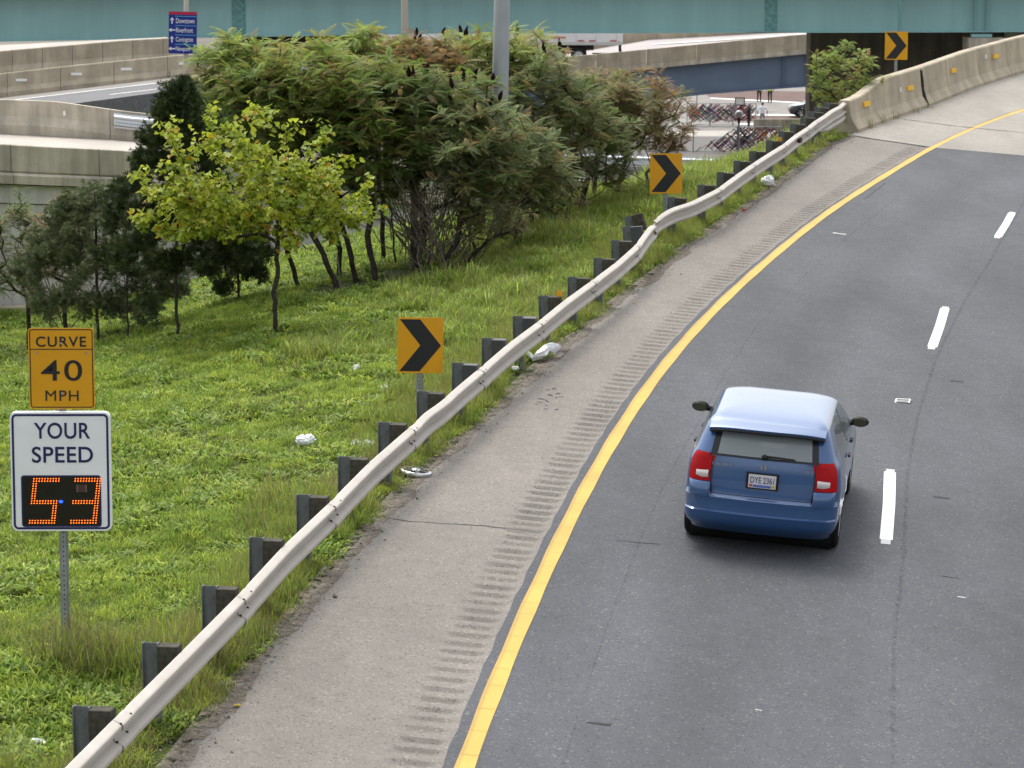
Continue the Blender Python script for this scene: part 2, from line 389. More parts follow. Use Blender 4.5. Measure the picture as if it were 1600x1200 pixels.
Fc = [(i * k + j, i * k + j + 1, (i + 1) * k + j + 1, (i + 1) * k + j) for i in range(len(sy) - 1) for j in range(k - 1)]
tag(add('shoulder', fast_mesh('shoulder', V, Fc, smooth=True), M_shoulder), kind='structure')
# yellow edge line: old line and the newer coat on it
hw = np.interp(yl[:, 1], [20, 80], [.083, .075])[:, None]
w1 = .006 * np.sin(yl[:, 1:2] * 2.3); P = yl[:, :2]
o = ribbon('yellow_edge_line', P - ylN * (hw + .012 + w1), P + ylN * (hw + .004), M_yold, .004); tag(o, kind='structure')
ribbon('fresh_coat', P - ylN * (hw - .030 + w1), P + ylN * (hw + .006 + w1), M_ypaint, .007, o)
mb = MB()   # thin cracks across the paint
for i in range(60):
    y = 22.5 + i * .62 + RNG.uniform(-.2, .2); 
    if y > 58: break
    c = np.array([np.interp(y, yl[:, 1], yl[:, 0]), y]); nn = np.array([np.interp(y, yl[:, 1], ylN[:, 0]), np.interp(y, yl[:, 1], ylN[:, 1])])
    a, b2 = c - nn * .085, c + nn * .085; t2 = np.array([-nn[1], nn[0]]) * .0025
    q = on_road(np.array([a - t2, b2 - t2, b2 + t2, a + t2]), .0095); mb.poly(q, [(0, 1, 2, 3)])
tag(mb.build('paint_crack', plain('paint_crack', (.26, .16, .03), .9), o), kind='stuff')
# white lane dashes
DL = np.array([(3.3, 22), (4.53, 34.63), (5.01, 38.06), (6.79, 46.73), (7.5, 50.21), (9.76, 58.46), (10.6, 61.78), (13.2, 70)])
def dash(name, a, b2, label):
    mb = MB(); a = np.array(a); b2 = np.array(b2); t2 = (b2 - a) / np.linalg.norm(b2 - a); nn = np.array([t2[1], -t2[0]]) * .078
    m = (a + b2) / 2 + nn * .14
    prv = [a, m, b2]
    for i in range(2):
        mb.poly(on_road(np.array([prv[i] - nn, prv[i] + nn, prv[i + 1] + nn, prv[i + 1] - nn]), .004), [(0, 1, 2, 3)])
    o = tag(mb.build(name, M_wpaint), kind='structure')
    mb = MB(); e = a - t2 * .22; mb.poly(on_road(np.array([e - nn * .8, e + nn * .7, a + nn * .7, a - nn * .8]), .005), [(0, 1, 2, 3)])
    e = b2 + t2 * .16; mb.poly(on_road(np.array([b2 - nn * .7, b2 + nn * .8, e + nn * .8, e - nn * .7]), .005), [(0, 1, 2, 3)])
    mb.build('older_dash_end', M_wold, o); return o
dash('lane_dash', DL[1], DL[2], ''); dash('lane_dash', DL[3], DL[4], ''); dash('lane_dash', DL[5], DL[6], '')
# seams and cracks
def strip(name, pts, w, mat, h, parent, jag=0.0, step=.12):
    P = smooth_path(resample(np.c_[np.array(pts), np.zeros(len(pts))], step), 4)[:, :2]; N, _ = normals2(np.c_[P, P[:, 0] * 0])
    if jag: P = P + N * RNG.normal(0, jag, (len(P), 1))
    ww = w * RNG.uniform(.5, 1.3, (len(P), 1)) if jag else w
    return ribbon(name, P - N * ww / 2, P + N * ww / 2, mat, h, parent)
strip('lane_seam', [(.10, 22), (.47, 25.88), (.68, 27.78), (1.02, 30.37), (1.49, 33.71), (2.0, 36.97), (2.46, 39.45), (3.22, 43.67), (3.98, 47.32), (5.2, 52.2), (6.8, 57.9), (8.4, 63.2)], .020, M_seam, .004, asph, .005)
strip('lane_seam', [(3.0, 22), (3.57, 26.45), (4.1, 30.53), (4.6, 33.59), (5.25, 38.1), (5.85, 41.54), (6.72, 45.8), (7.97, 51.04), (9.27, 56.04), (11.41, 64.55)], .05, M_seam, .0035, asph, .006)
strip('road_crack', [(.72, 33.87), (1.51, 33.77), (1.96, 33.74), (3.82, 33.44), (5.91, 32.91), (8.5, 32.4)], .016, M_seam, .0045, asph, .010)
strip('road_crack', [(1.25, 33.80), (1.75, 33.76)], .020, M_tar, .005, asph, .006)
strip('road_crack', [(5.0, 33.16), (5.2, 33.1)], .022, M_tar, .005, asph, .006)
strip('road_crack', [(.72, 27.2), (.95, 27.17)], .05, M_tar, .0055, asph, .004, .04)
strip('road_patch', [(5.42, 36.9), (5.62, 36.86)], .10, M_tar, .004, asph, .01, .04)
strip('road_scar', [(6.7, 44.2), (6.9, 44.15)], .12, M_tar, .004, asph, .01, .04)
strip('road_scar', [(7.55, 62.4), (8.3, 65.0)], .03, M_tar, .004, asph, .006)
strip('road_scar', [(6.35, 57.6), (6.6, 57.5)], .12, M_wold, .004, asph, .02, .05)
for a, b2 in (((5.05, 32.35), (5.15, 32.32)), ((5.95, 31.0), (6.05, 30.98)), ((2.4, 27.9), (2.46, 27.88))): strip('road_scar', [a, b2], .03, M_wold, .004, asph, .004, .03)
shoulder = bpy.data.objects['shoulder']
strip('shoulder_crack', [(-1.5, 34.16), (-1.22, 34.06), (-.3, 34.08), (.36, 33.93)], .020, M_tar, .003, shoulder, .008)
strip('shoulder_crack', [(5.6, 61.2), (6.2, 61.0), (6.6, 61.05)], .018, M_tar, .003, shoulder, .01)
for cx, cy in ((.62, 41.55), (.48, 40.75)):
    for i in range(9):
        a = (cx + RNG.uniform(-.16, .16), cy + RNG.uniform(-.35, .35)); strip('shoulder_scar', [a, (a[0] + RNG.uniform(.03, .08), a[1] + .01)], .03, M_tar, .003, shoulder, .006, .03)
strip('deck_joint', list(zip(JX[:3], JY[:3])), .07, M_joint, .010, deck, .008)
strip('deck_joint', [(10.3, 77.0), (11.5, 76.3), (12.8, 75.9), (16, 75.4)], .05, M_joint, .010, deck, .006)
# raised marker casting between the dashes
pm = empty('pavement_marker', (5.76, 42.49, road(5.76, 42.49) + .004), radians(-11), 'small white snowplowable pavement marker in line with the lane dashes', 'road marker')
for sx in (-.10, .10): b3 = MB(); b3.hexa([(sx - .012, -.13, 0), (sx + .012, -.13, 0), (sx + .012, .13, 0), (sx - .012, .13, 0)], [(sx - .008, -.09, .022), (sx + .008, -.09, .022), (sx + .008, .09, .022), (sx - .008, .09, .022)]); b3.build('casting_rail', M_white, pm)
for y0 in (-.09, .09):
    b3 = MB(); b3.box((0, y0, .010), (.18, .028, .018)); b3.build('cross_bar', M_white, pm)

# ------------------------------------------------------------------ guardrail
posts = [(-4.14, 22.5), (-3.78, 24.47), (-3.42, 26.4), (-3.07, 28.31), (-2.77, 30.14), (-2.4, 32.0), (-2.05, 33.93), (-1.65, 35.78), (-1.24, 37.65), (-.82, 39.5), (-.42, 41.32), (.03, 43.11), (.44, 44.87), (.9, 46.67), (1.37, 48.55), (1.81, 50.35), (2.16, 51.9), (2.46, 53.81), (3.17, 55.7), (3.68, 57.62), (4.17, 59.56), (4.66, 61.43), (5.13, 63.14), (5.65, 64.97), (6.08, 66.75), (6.49, 68.22), (6.85, 69.7), (7.16, 70.8), (7.42, 71.85), (7.76, 72.95)]
posts = np.array(posts)
_base_posts = posts.copy()
gr = empty('guardrail', (0, 0, 0), 0, 'long weathered white W-beam guardrail on dark posts, dented midway, along the shoulder', 'guardrail')
pT = np.gradient(posts, axis=0); pT /= np.linalg.norm(pT, axis=1)[:, None]; pN = np.stack([pT[:, 1], -pT[:, 0]], 1)
def i_post(h):
    mb = MB(); W_, D_, tf = .10, .15, .008      # y = across road (towards rail = +x local)
    mb.box((tf / 2, 0, h / 2 - .4), (tf, W_, h + .8)); mb.box((D_ - tf / 2, 0, h / 2 - .4), (tf, W_, h + .8)); mb.box((D_ / 2, 0, h / 2 - .4), (D_ - 2 * tf, .007, h + .8))
    return mb.mesh('post')
me_post = i_post(.78); me_post.materials.append(M_post)
mb = MB(); mb.box((0, 0, 0), (.20, .15, .36)); mbk = mb
me_bt = mb.build('blockout', M_block, bevel=.006); me_block = me_bt.data; bpy.data.objects.remove(me_bt)
me_block2 = me_block.copy(); me_block2.materials.clear(); me_block2.materials.append(M_block2)
mb = MB(); mb.box((0, 0, 0), (.012, .10, .012)); me_lug = mb.mesh('bolt'); me_lug.materials.append(M_steel)
for i, (p, nn) in enumerate(zip(posts, pN)):
    p = p - nn * {15: .08, 16: .12, 17: .22, 18: .20}.get(i, 0)
    ang = math.atan2(nn[1], nn[0])
    # posts sit with the near face turned a little to the viewer
    o = add('post', me_post, None, gr); o.location = (p[0], p[1], road(*p)); o.rotation_euler = (0, 0, ang)
    lean = RNG.normal(0, .012, 2)
    if i == 10 or i == 11: lean = np.array([0, .05]) * (1 if i == 11 else .4)
    if i == 16: lean = np.array([-.10, -.05])
    if i == 17: lean = np.array([-.30, -.12]); 
    o.rotation_euler = (lean[1], lean[0], ang)
    o.scale.z = (1 + RNG.uniform(-.012, .012)) * (.86 if i == 17 else 1)
    b2 = add('blockout', me_block2 if i in (9, 10, 11, 16) else me_block, None, o); b2.location = (.15 + .102, 0, .585)
# rail path
rp = posts + pN * .37
rpath = [tuple(r) for r in rp]
rpath[15] = (2.12, 50.25); rpath[16] = (2.42, 52.15); rpath[17] = (2.69, 53.75); rpath[18] = (3.40, 55.6)
rpath.insert(17, (2.60, 53.2)); rpath.insert(18, (2.62, 53.5)); rpath.insert(20, (3.0, 54.75))
rpath = np.array([(-5.6, 14.5)] + [(-4.65, 19.8)] + rpath + [(8.36, 73.9), (8.72, 74.85)])
rl = resample(np.c_[rpath, rpath[:, 0] * 0], .14); rl = smooth_path(rl, 4)
rl[:, 2] = road(rl[:, 0], rl[:, 1])
dent = np.exp(-((rl[:, 1] - 53.4) / .55) ** 2)
rl[:, 2] -= .05 * dent
rl[:, 0] += .015 * np.exp(-((rl[:, 1] - 37.4) / .5) ** 2) - .02 * np.exp(-((rl[:, 1] - 36.6) / .4) ** 2)
WP = [(.004, .153), (.012, .152), (.070, .124), (.082, .115), (.086, .106), (.086, .080), (.082, .070), (.008, .033), (.0, .0)]
WP = WP + [(o2, -z2) for o2, z2 in WP[-2::-1]]
def third(f):   # add a third corrugation below (thrie beam), f 0..1
    ex = [(.012, -.018), (.062, -.05), (.078, -.066), (.083, -.085), (.078, -.104), (.060, -.122), (.012, -.152), (.004, -.156)]
    return ex
rN, _ = normals2(rl)
d_end = rl[:, 1]
def rail_section(i, prof_pts):
    return [(rl[i, 0] + rN[i, 0] * o2, rl[i, 1] + rN[i, 1] * o2, rl[i, 2] + z2) for o2, z2 in prof_pts]
HC = .578
def sec(i, extra=0.0):
    y = rl[i, 1]; f = float(sstep((y - 69.9) / 1.6))
    top = [(o2 + extra, z2 + HC) for o2, z2 in WP]
    if dent[i] > .05:
        q = dent[i]; top = [(o2 * (1 - .35 * q) + extra, HC + (z2) * (1 - .10 * q)) for o2, z2 in WP]
    # lower corrugation grows for the transition
    lw = [(o2 * f + extra + (.004 * (1 - f)), HC - .162 - (.205 * k / 8) * f * 1.0) for k, (o2, z2) in enumerate(zip([.012, .060, .078, .083, .078, .062, .012, 0], range(8)))]
    pr = top + lw
    back = [(o2 - .006, z2) for o2, z2 in reversed(pr)]
    return rail_section(i, pr + back)
splice = [1] + list(range(3, 40, 2))
sp_y = [posts[j][1] for j in range(0, len(posts)) if (j % 2 == 1 and j < 27)] 
sp_y = [14.4] + [18.6] + [p for p in sp_y if True] + [69.6, 76]
sp_y = sorted([53.38 if abs(q - 53.81) < .01 else q for q in sp_y])
for a, b2 in zip(sp_y[:-1], sp_y[1:]):
    idx = [i for i in range(len(rl)) if a - .16 <= rl[i, 1] <= b2 + .16]
    if len(idx) < 2: continue
    Vv = []; 
    for q, i in enumerate(idx): Vv += sec(i, .009 if q < 3 else 0.0)
    if abs(b2 - 53.38) < .01:
        f_ = lambda y: float(sstep((y - 52.2) / 1.2)); Vv = [(x - .015 * f_(y), y, z - .040 * f_(y)) for x, y, z in Vv]
    if abs(a - 53.38) < .01:
        f_ = lambda y: math.exp(-max(0, y - 53.2) / .5); Vv = [(x - .05 * f_(y) ** 2, y - .06 * f_(y) ** 2, z + .035 * f_(y)) for x, y, z in Vv]
    m = len(Vv) // len(idx); Fc = []
    for i in range(len(idx) - 1):
        for j in range(m): kk = (j + 1) % m; Fc.append((i * m + j, i * m + kk, (i + 1) * m + kk, (i + 1) * m + j))
    mb = MB(); mb.poly(Vv, Fc); o = mb.build('rail_panel', M_rail, gr, smooth=False)
    # splice bolts
    if a > 20:
        bb = MB()
        for dy in (-.11, .11):
            i = int(np.argmin(np.abs(rl[:, 1] - (a + dy))))
            for oo, zz in ((.072, .124), (.036, .040), (.036, -.040), (.074, -.120)):
                c = rail_section(i, [(oo, HC + zz)])[0]; bb.box(c, (.022, .022, .016))
        tag(bb.build('splice_bolts', M_joint, o), kind='stuff')
# amber reflector tabs on three blockouts
for j, dz in ((12, .0), (23, 0.0)):
    p = posts[j] + pN[j] * .30; z = road(*p) + .77
    mb = MB(); mb.box((p[0], p[1], z + .055), (.085, .008, .11)); o = mb.build('reflector', M_sorange, gr)
# rust-dark block stuck on the rail face near the transition
i = int(np.argmin(np.abs(rl[:, 1] - 67.0))); mb = MB(); c = rail_section(i, [(.05, HC - .03)])[0]; mb.box(c, (.06, .30, .13), math.atan2(rN[i, 1], rN[i, 0])); mb.build('rail_bracket', plain('rust_brown', (.05, .028, .02), .9), gr)

# ------------------------------------------------------------------ right-hand concrete barrier on the bridge
bb_pts = np.array([(8.70, 73.6), (9.75, 76.31), (11.56, 80.62), (13.58, 85.91), (15.77, 90.9), (18.6, 96.8), (22.5, 104)])
bl = smooth_path(resample(np.c_[bb_pts, bb_pts[:, 0] * 0], .4), 4); bl[:, 2] = road(bl[:, 0], bl[:, 1])
cb = empty('concrete_barrier', tuple(bl[0]), 0, 'curving tan concrete safety barrier with amber markers on the bridge edge', 'barrier')
def jersey(h): return [(0, -.35), (0, .08), (-.15, .30), (-.20, h * .55), (-.245, h - .03), (-.27, h), (-.50, h), (-.53, h - .03), (-.55, -.35)]
blN, _ = normals2(bl)
dist = np.r_[0, np.cumsum(np.linalg.norm(np.diff(bl[:, :2], axis=0), axis=1))]
cuts = [0, 7.15, 10.6, 14.2, 17.6, 22, 26.5, 31, 40]
for a, b2 in zip(cuts[:-1], cuts[1:]):
    ds = np.linspace(a + .02, min(b2, dist[-1]) - .02, max(3, int((min(b2, dist[-1]) - a) / .45)))
    if ds[0] >= dist[-1]: break
    Vv = []; 
    for s_ in ds:
        P3 = [np.interp(s_, dist, bl[:, k]) for k in range(3)]; n2 = [np.interp(s_, dist, blN[:, k]) for k in range(2)]
        h = .80 + .27 * float(sstep((s_ - .8) / 3.2))
        for o2, z2 in jersey(h): Vv.append((P3[0] + n2[0] * o2 - cb.location.x, P3[1] + n2[1] * o2 - cb.location.y, P3[2] + z2 - cb.location.z))
    m = 9; n = len(ds); Fc = [(i * m + j, i * m + (j + 1) % m, (i + 1) * m + (j + 1) % m, (i + 1) * m + j) for i in range(n - 1) for j in range(m)] + [tuple(range(m)), tuple((n - 1) * m + j for j in reversed(range(m)))]
    mb = MB(); mb.poly(Vv, Fc); mb.build('barrier_panel', M_conc, cb)
def on_barrier(s_, zz, off):
    P3 = [np.interp(s_, dist, bl[:, k]) for k in range(3)]; n2 = [np.interp(s_, dist, blN[:, k]) for k in range(2)]
    return (P3[0] + n2[0] * off - cb.location.x, P3[1] + n2[1] * off - cb.location.y, P3[2] + zz - cb.location.z), math.atan2(n2[1], n2[0]) + pi / 2
mb = MB(); ds7 = []
for zz, off in ((.04, -.01), (.20, -.09), (.45, -.17), (.75, -.20), (1.0, -.245)):
    c, a = on_barrier(7.15, zz, off); ds7.append(c)
mb.tube(ds7, .05, 6); mb.build('open_joint', M_joint, cb)
for s_, zz in ((1.55, .58), (5.9, .62), (11.0, .68), (16.2, .70), (21.0, .72)):
    c, a = on_barrier(s_, zz, -.185); mb = MB(); mb.box(c, (.60, .05, .115), a); mb.build('amber_marker', M_amber, cb)
for s_, zz in ((4.9, .66), (15.0, .78)):
    c, a = on_barrier(s_, zz, -.19); mb = MB(); mb.box(c, (.06, .05, .12), a); mb.build('small_plate', M_swhite, cb)
# deck edge girder under the barrier
Vp = sweep(np.c_[bl[:, 0], bl[:, 1], bl[:, 2]], [(-.56, -.36), (.2, -.36), (.2, -1.5), (-.45, -1.5)]); tag(Vp.build('deck_fascia', M_conc2), kind='structure')

# ------------------------------------------------------------------ lettering
def text_mesh(s, size, bold=0.0, align='CENTER', sx=1.0, spacing=1.0):
    c = bpy.data.curves.new('lettering', 'FONT'); c.body = s; c.size = size; c.align_x = align; c.align_y = 'CENTER'; c.offset = bold; c.extrude = .002; c.space_character = spacing
    o = bpy.data.objects.new('lettering', c); COL.objects.link(o)
    dg = bpy.context.evaluated_depsgraph_get(); me = bpy.data.meshes.new_from_object(o.evaluated_get(dg))
    bpy.data.objects.remove(o); bpy.data.curves.remove(c)
    n = len(me.vertices); co = np.empty(n * 3, np.float32); me.vertices.foreach_get('co', co); co = co.reshape(-1, 3)
    x, y, z = co[:, 0].copy() * sx, co[:, 1].copy(), co[:, 2].copy()
    if align == 'CENTER': x -= (x.max() + x.min()) / 2
    y -= (y.max() + y.min()) / 2
    co[:, 0] = x; co[:, 1] = -z; co[:, 2] = y; me.vertices.foreach_set('co', co.ravel()); me.update()
    return me, x, y
def lettering(s, x, y, z, w, h, mat, parent, bold=.0, align='CENTER', spacing=1.0):
    """word fitted into w x h, facing -y"""
    me, X, Y = text_mesh(s, 1.0, bold, align, 1.0, spacing)
    n = len(me.vertices); co = np.empty(n * 3, np.float32); me.vertices.foreach_get('co', co); co = co.reshape(-1, 3)
    if w: co[:, 0] *= w / (X.max() - X.min())
    co[:, 2] *= h / (Y.max() - Y.min())
    me.vertices.foreach_set('co', co.ravel()); me.update(); me.materials.clear()
    return add('lettering', me, mat, parent, (x, y, z))
def rrect(w, h, r, n=5):
    P = []
    for cx, cz, a0 in ((w / 2 - r, h / 2 - r, 0), (-w / 2 + r, h / 2 - r, 90), (-w / 2 + r, -h / 2 + r, 180), (w / 2 - r, -h / 2 + r, 270)):
        for k in range(n + 1): a = radians(a0 + 90 * k / n); P.append((cx + r * cos(a), cz + r * sin(a)))
    return P
def plate(name, w, h, r, y0, y1, mat, parent, cx=0, cz=0):
    mb = MB(); mb.prism([(x + cx, z + cz) for x, z in rrect(w, h, r)], y0, y1); return mb.build(name, mat, parent)
def border(name, w, h, r, t, y, mat, parent, cx=0, cz=0):
    A = rrect(w, h, r); B = rrect(w - 2 * t, h - 2 * t, max(.005, r - t)); n = len(A); mb = MB()
    V = [(x + cx, y, z + cz) for x, z in A + B]; mb.poly(V, [(i, (i + 1) % n, (i + 1) % n + n, i + n) for i in range(n)])
    return mb.build(name, mat, parent)
def u_post(name, h, parent, y=.03, below=.3):
    mb = MB(); w = .075
    mb.box((0, y + .012, h / 2 - below / 2), (.036, .006, h + below)); 
    for s_ in (-1, 1): mb.box((s_ * .022, y + .028, h / 2 - below / 2), (.006, .034, h + below)); mb.box((s_ * .034, y + .044, h / 2 - below / 2), (.022, .006, h + below))
    o = mb.build(name, M_steel, parent)
    mb = MB()
    for i in range(int(h / .05)): mb.box((0, y + .008, .06 + i * .05), (.012, .004, .014))
    tag(mb.build('punched_holes', M_joint, o), kind='stuff'); return o

# ------------------------------------------------------------------ speed feedback sign
sp = empty('speed_feedback_sign', (-4.545, 28.9, 1.62), radians(-2), 'white YOUR SPEED radar sign showing 53 below an amber CURVE 40 MPH plate', 'road sign')
sp.rotation_euler = (0, radians(.3), radians(2))
u_post('sign_post', 3.3, sp, .035)
sw, sh, sz = 1.0, 1.215, 1.90
pl = plate('speed_panel', sw, sh, .06, -.045, .03, M_swhite, sp, 0, sz)
border('panel_border', sw - .035, sh - .035, .05, .022, -.048, M_snavy, sp, 0, sz)
lettering('YOUR', .02, -.0475, sz + .42, .56, .165, M_snavy, sp, .012, spacing=1.05)
lettering('SPEED', .02, -.0475, sz + .175, .61, .165, M_snavy, sp, .012, spacing=1.05)
border('display_frame', .80, .53, .03, .016, -.049, M_snavy, sp, 0, sz - .30)
plate('display_glass', .775, .505, .02, -.0475, -.040, plain('display_black', (.010, .008, .009), .25, .5), sp, 0, sz - .30)
m, t, b = mat_base('amber_led', .5); b.inputs['Base Color'].default_value = (.8, .2, .01, 1); b.inputs['Emission Color'].default_value = (1, .15, .008, 1); b.inputs['Emission Strength'].default_value = 2.0; M_led = m
m, t, b = mat_base('blue_led', .5); b.inputs['Base Color'].default_value = (.02, .05, .8, 1); b.inputs['Emission Color'].default_value = (.02, .08, 1, 1); b.inputs['Emission Strength'].default_value = 1.6; M_bled = m
def led_digit(name, segs, x0, z0, w, h, slant):
    mb = MB(); P = set()
    n = 10; mth = 9; dx = w / (n - 1); dz = h / (2 * mth)
    def pt(c, r): return (x0 + c * dx + slant * r * dz, z0 + r * dz)
    if 't' in segs: P |= {(c, r) for c in range(n) for r in (2 * mth, 2 * mth - 1)}
    if 'm' in segs: P |= {(c, r) for c in range(n) for r in (mth, mth - 1)}
    if 'b' in segs: P |= {(c, r) for c in range(n) for r in (0, 1)}
    for key, cols, rows in (('tl', (0, 1), range(mth, 2 * mth + 1)), ('tr', (n - 2, n - 1), range(mth, 2 * mth + 1)), ('bl', (0, 1), range(0, mth + 1)), ('br', (n - 2, n - 1), range(0, mth + 1))):
        if key in segs: P |= {(c, r) for c in cols for r in rows}
    for c, r in P:
        x, z = pt(c, r); mb.lathe([(.0001, .008), (.005, .006), (.0064, 0)], (x, -.0485, z), n=6, M=Matrix.Rotation(radians(90), 3, 'X') @ Matrix.Scale(-1, 3, Vector((0, 0, 1))) if False else Matrix.Rotation(radians(90), 3, 'X'))
    o = mb.build(name, M_led, sp); o['label'] = 'lit amber dot digit'; return o
led_digit('led_digit', ('t', 'tl', 'm', 'br', 'b'), -.325, sz - .525, .25, .455, .12)
led_digit('led_digit', ('t', 'tr', 'm', 'br', 'b'), .09, sz - .525, .25, .455, .12)
mb = MB(); mb.sphere((-.005, -.05, sz - .305), .022, 10, 6, (1, .4, .7)); mb.build('blue_indicator', M_bled, sp)
mb = MB(); mb.box((.205, -.0485, sz - .17), (.09, .006, .075)); mb.build('sensor_window', plain('sensor_brown', (.07, .035, .035), .4), sp)
for x in (.16, .25): mb = MB(); mb.box((x, -.050, sz - .17), (.008, .006, .075)); mb.build('sensor_edge', plain('sensor_edge_%d' % (x * 100), (.22, .17, .12), .4), sp)
cz = sz + sh / 2 + .03 + .41
plate('curve_plate', .655, .82, .035, -.022, -.018, M_sorange, sp, .025, cz)
border('plate_border', .63, .795, .028, .010, -.0235, M_black, sp, .025, cz)
mb = MB(); mb.box((.025, -.0235, cz + .195), (.62, .002, .009)); mb.build('plate_rule', M_black, sp)
lettering('CURVE', .025, -.024, cz + .272, .50, .105, M_black, sp, .014, spacing=1.15)
lettering('40', .025, -.024, cz - .02, .41, .21, M_black, sp, .003, spacing=1.12)
lettering('MPH', .025, -.024, cz - .275, .33, .105, M_black, sp, 0.0, spacing=1.12)
for x, z in ((.025, .255), (.025, -.25), (-.22, .16), (.27, .16)):
    mb = MB(); mb.sphere((x, -.025, cz + z), .012, 8, 5, (1, .5, 1)); mb.build('bolt', M_steel, sp)
# ------------------------------------------------------------------ chevrons
def chevron(loc, rz, h0, label, tilt=0, sy=1):
    e = empty('chevron_sign', loc, rz, label, 'road sign', 'curve chevron signs'); e.rotation_euler = (0, tilt, rz)
    w, h = .625, .775; c = h0 + h / 2
    u_post('sign_post', h0 + h * .9, e, .0)
    plate('sign_plate', w, h, .03, -.006, .0, M_sorange, e, 0, c)
    mb = MB(); X = [(-.285, .36), (-.005, .36), (.285, 0), (-.005, -.36), (-.285, -.36), (0.0, 0)]
    mb.poly([(x, -.0085, z + c) for x, z in X], [(0, 5, 2, 1), (5, 4, 3, 2)]); mb.build('chevron_arrow', M_black, e); return e
chevron((-1.28, 39.7, 2.13), radians(3), .62, 'largest amber chevron sign, behind the guardrail at mid-slope', radians(1.2))
chevron((2.975, 56.4, 2.86), radians(2), .68, 'amber chevron sign beside the dent in the guardrail', 0)
chevron((10.62, 81.3, road(10.62, 81.3) + .25), radians(-6), .87, 'small far chevron sign standing behind the concrete barrier', 0)

# ------------------------------------------------------------------ left background: walls, decks, barriers
# retaining wall under the elevated ramp
wl = np.array([(-26, 48.0, 6.0), (-15, 57.5, 4.75), (-10.85, 62.0, 4.02), (-8.68, 65.0, 3.64), (-3.09, 70.5, 2.74), (2.81, 80.0, 1.47), (6.2, 86.5, .5)])
wl = smooth_path(resample(wl, .6), 6)
wall = empty('retaining_wall', tuple(wl[0]), 0, 'long pale concrete retaining wall with parapet behind the trees at left', 'retaining wall')
def rel(P, e): return np.asarray(P) - np.array(e.location)
wdist = np.r_[0, np.cumsum(np.linalg.norm(np.diff(wl[:, :2], axis=0), axis=1))]
def wseg(a, b2, prof, name, mat, gap=.012, base=None):
    ds = np.linspace(a + gap, b2 - gap, max(2, int((b2 - a) / .8) + 1)); P = np.stack([np.interp(ds, wdist, wl[:, k]) for k in range(3)], 1)
    return sweep(rel(P, wall), prof).build(name, mat, wall)
for s_ in np.arange(0, wdist[-1] - 2.5, 2.62):
    e = min(s_ + 2.62, wdist[-1])
    wseg(s_, e, [(0, -.60), (.03, -.56), (.03, -.02), (.0, 0), (-.28, 0), (-.32, -.62)], 'parapet_panel', M_conc2)
    wseg(s_, e, [(.10, -.84), (.10, -.66), (.035, -.605), (-.3, -.605), (-.3, -.84)], 'parapet_base', M_conc2, .008)
    wseg(s_, e, [(-.06, -1.255), (-.06, -.865), (-.3, -.865), (-.3, -1.255)], 'fascia_band', M_conc3, .006)
k = 0
for s_ in np.arange(0, wdist[-1] - 1.5, 1.5):
    off = (.75 if k % 2 else 0); k += 1
    z1 = -1.265
    for hh in (.75 + off, 1.5, 1.5, 1.5):
        z0 = z1 - hh
        wseg(s_, s_ + 1.5, [(-.10, z0 + .012), (-.10, z1 - .012), (-.24, z1 - .012), (-.24, z0 + .012)], 'wall_panel', M_conc3, .010); z1 = z0
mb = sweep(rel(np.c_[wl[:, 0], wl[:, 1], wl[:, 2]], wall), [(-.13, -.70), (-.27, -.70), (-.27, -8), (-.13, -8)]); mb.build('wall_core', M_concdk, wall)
# footing kerb along its foot
fk = np.c_[wl[:, 0], wl[:, 1], terr(wl[:, 0], wl[:, 1])]; fk[:, 2] = np.maximum(fk[:, 2], fk[:, 2])
sweep(rel(fk, wall), [(.35, -.3), (.35, .14), (.05, .16), (-.06, -.3)]).build('footing', M_conc, wall)
# ramp deck behind the parapet
wN, _ = normals2(wl)
dk = [(p[0] - n2[0] * .25, p[1] - n2[1] * .25, p[2] - .80) for p, n2 in zip(wl, wN)]
A = np.array(dk); B = A.copy(); B[:, 0] += -wN[:, 0] * 16; B[:, 1] += -wN[:, 1] * 16
Bm = resample(np.array([(-34, 64, 3.75), (-22, 74.6, 3.12), (-14.98, 78.3, 3.02), (-10.35, 78.6, 2.78), (-7.5, 79.8, 2.45), (-3, 84, 1.95)]), .25)
keep = A[:, 0] < 0
A = A[keep]; B = Bm[np.linspace(0, len(Bm) - 1, len(A)).astype(int)]
n = len(A); V = np.r_[A, B, A - [0, 0, .5], B - [0, 0, .5]]
Fc = [(i, i + 1, i + n + 1, i + n) for i in range(n - 1)] + [(i + n, i + n + 1, i + 3 * n + 1, i + 3 * n) for i in range(n - 1)] + [(i + 2 * n, i + 1 + 2 * n, i + 3 * n + 1, i + 3 * n) for i in range(n - 1)]
M_pale = plain('pale_ramp_concrete', (.40, .37, .335), .9, .2, var=.10, scale=.7)
tag(add('ramp_deck', fast_mesh('ramp_deck', V, Fc), M_pale), kind='structure')
